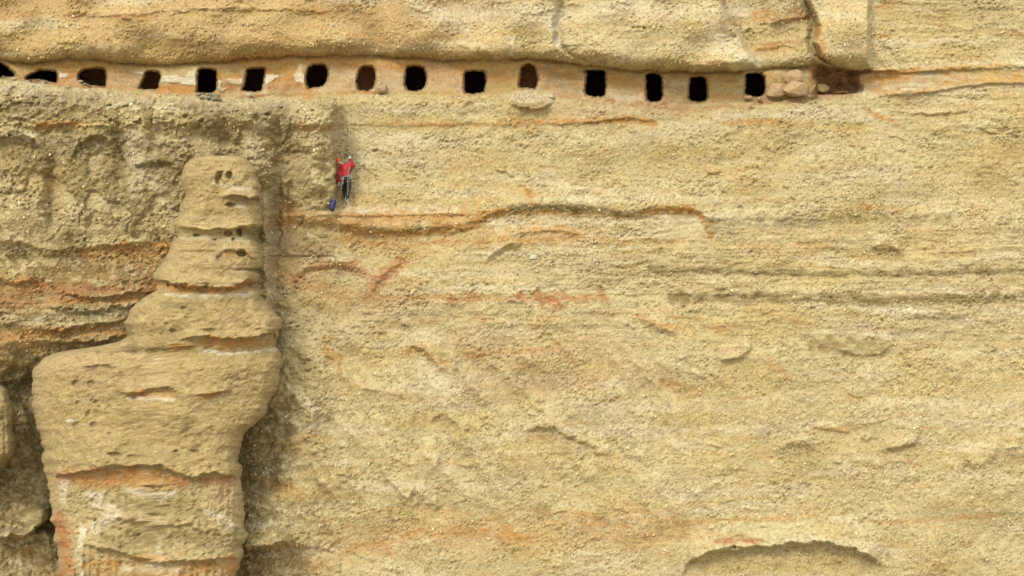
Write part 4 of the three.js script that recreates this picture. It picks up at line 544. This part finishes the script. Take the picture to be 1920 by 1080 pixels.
const K = {
  pelvis: J(649.5, 332), waist: J(648.5, 325, 0.02), chest: J(647.5, 316, 0.03), neck: J(643.5, 309.5, 0.0), head: J(635.5, 304.5, -0.03),
  sl: J(640.5, 313.5, 0.01), el: J(636.8, 328, 0.06), wl: J(635.6, 342, -0.02), sr: J(655, 309, -0.01), er: J(661, 311, -0.2), wr: J(656.5, 298.5, -0.29),
  hl: J(646.3, 334.5), kl: J(643.8, 347, -0.33), al: J(646.5, 365, -0.2), hr: J(652.5, 334.5), kr: J(653.4, 352.5, -0.13), ar: J(650.4, 370.5, -0.1), fl: J(645.5, 369, -0.36), fr: J(649.3, 375, -0.27),
};
const bodyBones = [['pelvis', 'waist', 0.12, 0.105], ['waist', 'chest', 0.105, 0.125], ['chest', 'neck', 0.1, 0.05], ['neck', 'head', 0.052, 0.05], ['chest', 'sl', 0.1, 0.055], ['chest', 'sr', 0.1, 0.055], ['sl', 'el', 0.052, 0.04], ['el', 'wl', 0.042, 0.028], ['sr', 'er', 0.052, 0.04], ['er', 'wr', 0.042, 0.028], ['pelvis', 'hl', 0.11, 0.085], ['pelvis', 'hr', 0.11, 0.085], ['hl', 'kl', 0.082, 0.055], ['kl', 'al', 0.055, 0.036], ['hr', 'kr', 0.082, 0.055], ['kr', 'ar', 0.055, 0.036], ['al', 'fl', 0.04, 0.03], ['ar', 'fr', 0.04, 0.03]];
const fieldOf = (names, grow, k = 0.05) => (p) => { let d = 9; for (const [a, b, ra, rb] of names) d = smin(d, capsule(p, K[a], K[b], ra + grow, rb + grow), k); return d; };
const mid = J(649, 335, -0.1);
const pick = (ids) => bodyBones.filter(b => ids.includes(b[0] + b[1]));
// head: skull, jaw, nose, brow, ears, turned to the wall and down to the left
const hUp = K.head.clone().sub(K.neck).normalize().lerp(new THREE.Vector3(0, 1, 0), 0.45).normalize(), hFw = new THREE.Vector3(-0.35, -0.15, -0.92); hFw.addScaledVector(hUp, -hFw.dot(hUp)).normalize(); const hSd = new THREE.Vector3().crossVectors(hUp, hFw).normalize();
const hp = (s, u, f) => K.head.clone().addScaledVector(hSd, s).addScaledVector(hUp, u).addScaledVector(hFw, f);
const skull = hp(0, 0.035, -0.01), jaw = hp(0, -0.075, 0.045), nose0 = hp(0, 0.01, 0.09), nose1 = hp(0, -0.03, 0.115), mouth = hp(0, -0.06, 0.088), earL = hp(0.078, 0, -0.01), earR = hp(-0.078, 0, -0.01), eyeL = hp(0.032, 0.012, 0.092), eyeR = hp(-0.032, 0.012, 0.092);
const headField = (p) => { let d = smin(p.distanceTo(skull) - 0.09, capsule(p, hp0, jaw, 0.075, 0.042), 0.05); d = smin(d, capsule(p, K.neck, K.head, 0.052, 0.05), 0.03); d = smin(d, capsule(p, nose0, nose1, 0.009, 0.015), 0.012); d = smin(d, p.distanceTo(mouth) - 0.016, 0.012); d = smin(d, Math.min(p.distanceTo(earL), p.distanceTo(earR)) - 0.02, 0.012); return Math.max(d, -(Math.min(p.distanceTo(eyeL), p.distanceTo(eyeR)) - 0.011)); };
const hp0 = hp(0, 0.0, 0.025);
function handField(w, dir, side, curl) {
  const n = new THREE.Vector3().crossVectors(dir, side).normalize(), q = (a, b, c) => w.clone().addScaledVector(dir, a).addScaledVector(side, b).addScaledVector(n, c), bones = [[q(-0.02, 0, 0), q(0.04, 0, 0), 0.026, 0.022]];
  for (let f = -1; f <= 2; f++) bones.push([q(0.03, 0, 0), q(0.085, (f - 0.5) * 0.021, 0), 0.018, 0.011]);
  [0.062, 0.075, 0.07, 0.055].forEach((L, i) => { const b = (i - 1.5) * 0.022, k0 = q(0.085, b, 0), k1 = q(0.085 + L * 0.5 * Math.cos(curl), b * 1.1, L * 0.5 * Math.sin(curl)), k2 = q(0.085 + L * 0.5 * Math.cos(curl) + L * 0.5 * Math.cos(curl * 2.1), b * 1.1, L * 0.5 * Math.sin(curl) + L * 0.5 * Math.sin(curl * 2.1)); bones.push([k0, k1, 0.0095, 0.009], [k1, k2, 0.009, 0.0075]); });
  bones.push([q(0.025, -0.02, 0), q(0.06, -0.052, 0.015), 0.014, 0.011], [q(0.06, -0.052, 0.015), q(0.085, -0.05, 0.035), 0.011, 0.009]);
  return (p) => { let d = 9; for (const [a, b, ra, rb] of bones) d = smin(d, capsule(p, a, b, ra, rb), 0.008); return d; };
}
const dirL = K.wl.clone().sub(K.el).normalize(), dirR = K.wr.clone().sub(K.er).normalize();
const sideOf = (d, h) => { const s = h.clone().addScaledVector(d, -h.dot(d)).normalize(); return s; };
{
  const person = new THREE.Group(), base = J(649.5, 377, -0.2); person.position.copy(base);
  const local = (g) => { g.translate(-base.x, -base.y, -base.z); return g; };
  const skin = new THREE.MeshStandardMaterial({ color: new THREE.Color().setRGB(0.42, 0.25, 0.16), roughness: 0.6 }), red = new THREE.MeshStandardMaterial({ color: new THREE.Color().setRGB(0.3, 0.008, 0.014), roughness: 0.7 }), black = new THREE.MeshStandardMaterial({ color: new THREE.Color().setRGB(0.012, 0.012, 0.013), roughness: 0.85 }), grey = new THREE.MeshStandardMaterial({ color: new THREE.Color().setRGB(0.11, 0.105, 0.1), roughness: 0.6 }), steel = new THREE.MeshStandardMaterial({ color: new THREE.Color().setRGB(0.22, 0.22, 0.22), roughness: 0.4, metalness: 0.6 }), orange = new THREE.MeshPhysicalMaterial({ color: new THREE.Color().setRGB(0.55, 0.05, 0.015), roughness: 0.4, clearcoat: 0.4 }), glove = new THREE.MeshStandardMaterial({ color: new THREE.Color().setRGB(0.6, 0.62, 0.5), roughness: 0.8 });
  const hL = handField(K.wl, dirL, sideOf(dirL, new THREE.Vector3(0, 0, 1)), 0.5), hR = handField(K.wr, dirR, sideOf(dirR, new THREE.Vector3(1, 0, 0)), 1.1);
  const body = mergeGeometries([meshField(fieldOf(bodyBones, 0), mid, 0.95, 110), meshField(headField, K.head, 0.19, 64), meshField(hL, K.wl.clone().addScaledVector(dirL, 0.06), 0.13, 64), meshField(hR, K.wr.clone().addScaledVector(dirR, 0.06), 0.13, 64)]);
  part(person, 'body', local(body), skin);
  const jf = fieldOf(pick(['pelviswaist', 'waistchest', 'chestsl', 'chestsr', 'slel', 'elwl', 'srer', 'erwr']), 0.048);
  const hem = K.pelvis.y + 0.03; const cut = (p) => { const wl = p.clone().sub(K.wl).dot(dirL), near = p.distanceTo(K.wl) < 0.1 ? wl + 0.01 : -1, wr = p.distanceTo(K.wr) < 0.1 ? p.clone().sub(K.wr).dot(dirR) + 0.01 : -1; return Math.max(near, wr); };
  part(person, 'jacket', local(meshField((p) => { let d = jf(p) + 0.006 * n3(p.x * 14, p.y * 14, p.z * 14) + 0.006 * n3(p.x * 5, p.y * 30, p.z * 5); d = Math.max(d, cut(p)); if (Math.abs(p.x - K.pelvis.x) < 0.19 && p.y < hem + 0.05) d = Math.max(d, (hem - p.y) * (p.x > K.el.x + 0.1 ? 1 : -9)); return d; }, mid, 0.95, 120)), red);
  const lf = fieldOf(pick(['pelvishl', 'pelvishr', 'hlkl', 'klal', 'hrkr', 'krar']), 0.036);
  part(person, 'trousers', local(meshField((p) => lf(p) + 0.008 * n3(p.x * 9, p.y * 16, p.z * 9), mid, 0.95, 120)), black);
  for (const [a, f] of [['al', 'fl'], ['ar', 'fr']]) { const s = part(person, 'shoe', local(meshField((p) => smin(capsule(p, K[a].clone().lerp(K[f], 0.15), K[f], 0.052, 0.04), capsule(p, K[a], K[a].clone().lerp(K[f], 0.2), 0.05, 0.05), 0.03), K[f], 0.3, 60)), black); part(s, 'sole', local(meshField((p) => capsule(p, K[a].clone().add(new THREE.Vector3(0, -0.05, 0)).lerp(K[f], 0.1), K[f].clone().add(new THREE.Vector3(0, -0.035, 0)), 0.03, 0.026), K[f], 0.3, 50)), grey); }
  // helmet
  const hg = new THREE.LatheGeometry([[0.004, 0.128], [0.05, 0.122], [0.09, 0.098], [0.118, 0.055], [0.128, 0.005], [0.136, -0.012], [0.13, -0.016], [0.118, 0.0], [0.108, 0.05], [0.08, 0.09], [0.004, 0.116]].map(([x, y]) => new THREE.Vector2(x, y)), 28); hg.scale(0.92, 1, 1.1);
  const m4 = new THREE.Matrix4().makeBasis(hSd, hUp, hFw); m4.setPosition(hp(0, 0.035, -0.005)); hg.applyMatrix4(m4);
  const helmet = part(person, 'helmet', local(hg), orange);
  part(helmet, 'chin_strap', local(new THREE.TubeGeometry(new THREE.CatmullRomCurve3([hp(0.1, 0.03, 0), hp(0.085, -0.04, 0.02), hp(0.05, -0.11, 0.05), hp(0, -0.125, 0.055), hp(-0.05, -0.11, 0.05), hp(-0.085, -0.04, 0.02), hp(-0.1, 0.03, 0)]), 24, 0.007, 6)), grey);
  // harness
  const loop = (c, nrm, r, t, sq = 1) => { const g = new THREE.TorusGeometry(r, t, 8, 30); g.scale(1, sq, 1.8); const q = new THREE.Quaternion().setFromUnitVectors(new THREE.Vector3(0, 0, 1), nrm.clone().normalize()); g.applyQuaternion(q); g.translate(c.x, c.y, c.z); return g; };
  const up = K.waist.clone().sub(K.pelvis);
  const harness = part(person, 'harness', local(mergeGeometries([loop(K.pelvis.clone().lerp(K.waist, 0.25), up, 0.165, 0.014), loop(K.hl.clone().lerp(K.kl, 0.22), K.kl.clone().sub(K.hl), 0.118, 0.01), loop(K.hr.clone().lerp(K.kr, 0.22), K.kr.clone().sub(K.hr), 0.118, 0.01)])), grey);
  const strap = (pts, r = 0.011) => new THREE.TubeGeometry(new THREE.CatmullRomCurve3(pts), 20, r, 6);
  part(harness, 'shoulder_strap', local(strap([J(641.5, 311, 0.12), J(646, 315, 0.2), J(651.5, 322, 0.19), J(655.5, 329, 0.13)])), grey);
  const r = rng(31);
  for (const [gx, gy, n] of [[642, 333, 6], [657.5, 331, 6], [641.5, 343, 4]]) for (let k = 0; k < n; k++) { const px = gx + (r() - 0.5) * 4, py = gy + (r() - 0.5) * 6, g = loop(J(px, py, 0.14 + r() * 0.05), new THREE.Vector3(r() - 0.5, 0.2, 1), 0.028, 0.006, 1.6); part(harness, 'carabiner', local(g), steel); if (k < 1) part(harness, 'sling', local(strap([J(px, py + 1.5, 0.16), J(px + (r() - 0.5) * 2, py + 7, 0.17), J(px + (r() - 0.5) * 3, py + 12 + r() * 3, 0.12)], 0.009)), k % 2 ? grey : steel); }
  part(person, 'glove', local(meshField((p) => hR(p) - 0.006, K.wr.clone().addScaledVector(dirR, 0.06), 0.14, 56)), glove); part(person, 'glove', local(meshField((p) => hL(p) - 0.006, K.wl.clone().addScaledVector(dirL, 0.06), 0.14, 56)), glove);
  tag(addTop(person, 'person'), 'climber in red jacket, black trousers and orange helmet hanging on the wall', 'person');

  const ropeMat = new THREE.MeshStandardMaterial({ color: new THREE.Color().setRGB(0.44, 0.42, 0.26), roughness: 0.8 }), cordMat = new THREE.MeshStandardMaterial({ color: new THREE.Color().setRGB(0.1, 0.07, 0.06), roughness: 0.8 });
  const tube = (name, pts, rad, mat, label, cat, seg = 80) => tag(addTop(new THREE.Mesh(new THREE.TubeGeometry(new THREE.CatmullRomCurve3(pts), seg, rad, 7), mat), name), label, cat);
  const wp = (u, v, o) => { let z = -9; for (const [a, b] of [[0, 0], [-5, 0], [5, 0], [0, -6], [0, 6]]) z = Math.max(z, wallAt(u + a, v + b).z); return at(u, v, z + o); };
  const grip = K.wr.clone().addScaledVector(dirR, 0.1);
  tube('climbing_rope', [wp(653, 178, 0.02), wp(653.5, 190, 0.03), wp(654, 206, 0.03), grip.clone().add(new THREE.Vector3(0, 0.5, 0.0)), grip, J(656, 312, 0.12), J(653, 322, 0.2), J(652.3, 332, 0.19), J(652.5, 350, 0.14), J(652, 366, 0.08)], 0.005, ropeMat, 'pale taut rope running up from the climber to the cave ledge', 'rope');
  const tail = [[638, 347, 0.45], [637, 380, 0.3], [635, 430, 0.06], [632, 490, 0.05], [626, 522, 0.05], [606, 620, 0.05], [584, 700, 0.05], [573, 770, 0.05], [570, 800, 0.05], [553, 850, 0.06], [541, 905, 0.06], [547, 985, 0.06], [563, 1060, 0.06], [568, 1110, 0.06]].map(([u, v, o]) => o > 0.1 ? at(u, v, Math.max(ZC + 0.1, 0.2) * (v < 360 ? 1 : 0.6) + 0.1) : wp(u, v, o));
  tube('trailing_rope', tail, 0.0035, ropeMat, 'thin pale green rope trailing down the wall below the climber', 'rope', 240);
  tube('haul_line', [J(642.5, 333, 0.15), J(639, 341, 0.16), J(639.5, 352, 0.12), J(638, 362, 0.1), J(634, 369, 0.1), J(629.5, 372.5, 0.1), J(625.8, 371.5, 0.1)], 0.016, cordMat, 'dark cord linking the climber to the blue bag', 'cord');
  tube('foot_sling', [J(649, 370, 0.06), J(647.5, 374, 0.05), J(649.5, 377.5, 0.04), J(652, 373, 0.05), J(653, 379, 0.04), J(655, 386, 0.03), J(654, 392.5, 0.03), J(651.5, 391, 0.03), J(652.4, 384, 0.04), J(650.5, 376, 0.05)], 0.009, new THREE.MeshStandardMaterial({ color: new THREE.Color().setRGB(0.3, 0.29, 0.32), roughness: 0.7 }), 'grey looped foot sling hanging under the climber shoe', 'sling');
  // haul bag
  const bag = new THREE.Group(), top = J(625.4, 372, 0.1), bot = J(621.6, 395.6, 0.1), ax = top.clone().sub(bot), len = ax.length(), blue = new THREE.MeshStandardMaterial({ color: new THREE.Color().setRGB(0.008, 0.012, 0.085), roughness: 0.55 });
  bag.position.copy(bot); bag.quaternion.setFromUnitVectors(new THREE.Vector3(0, 1, 0), ax.clone().normalize());
  const wrinkle = (g) => { const p = g.attributes.position; for (let i = 0; i < p.count; i++) { const a = Math.atan2(p.getZ(i), p.getX(i)), k = 1 + 0.05 * Math.sin(a * 5 + p.getY(i) * 9) * Math.min(1, p.getY(i) * 8); p.setX(i, p.getX(i) * k); p.setZ(i, p.getZ(i) * k); } g.computeVertexNormals(); return g; };
  part(bag, 'sack', wrinkle(new THREE.LatheGeometry([[0.1, 0.07], [0.112, 0.16], [0.118, 0.28], [0.11, 0.38], [0.084, 0.44], [0.03, len]].map(([x, y]) => new THREE.Vector2(x, y)), 26)), blue);
  part(bag, 'bottom', new THREE.LatheGeometry([[0.001, 0], [0.045, 0.004], [0.08, 0.025], [0.101, 0.072]].map(([x, y]) => new THREE.Vector2(x, y)), 26), black);
  part(bag, 'drawcord', new THREE.TubeGeometry(new THREE.CatmullRomCurve3([new THREE.Vector3(-0.09, len + 0.045, 0.02), new THREE.Vector3(-0.02, len - 0.005, 0.05), new THREE.Vector3(0.06, len - 0.05, 0.075)]), 12, 0.012, 6), glove);
  tag(addTop(bag, 'haul_bag'), 'dark blue haul bag with black bottom dangling beside the climber', 'bag');
}

renderer.render(scene, camera);
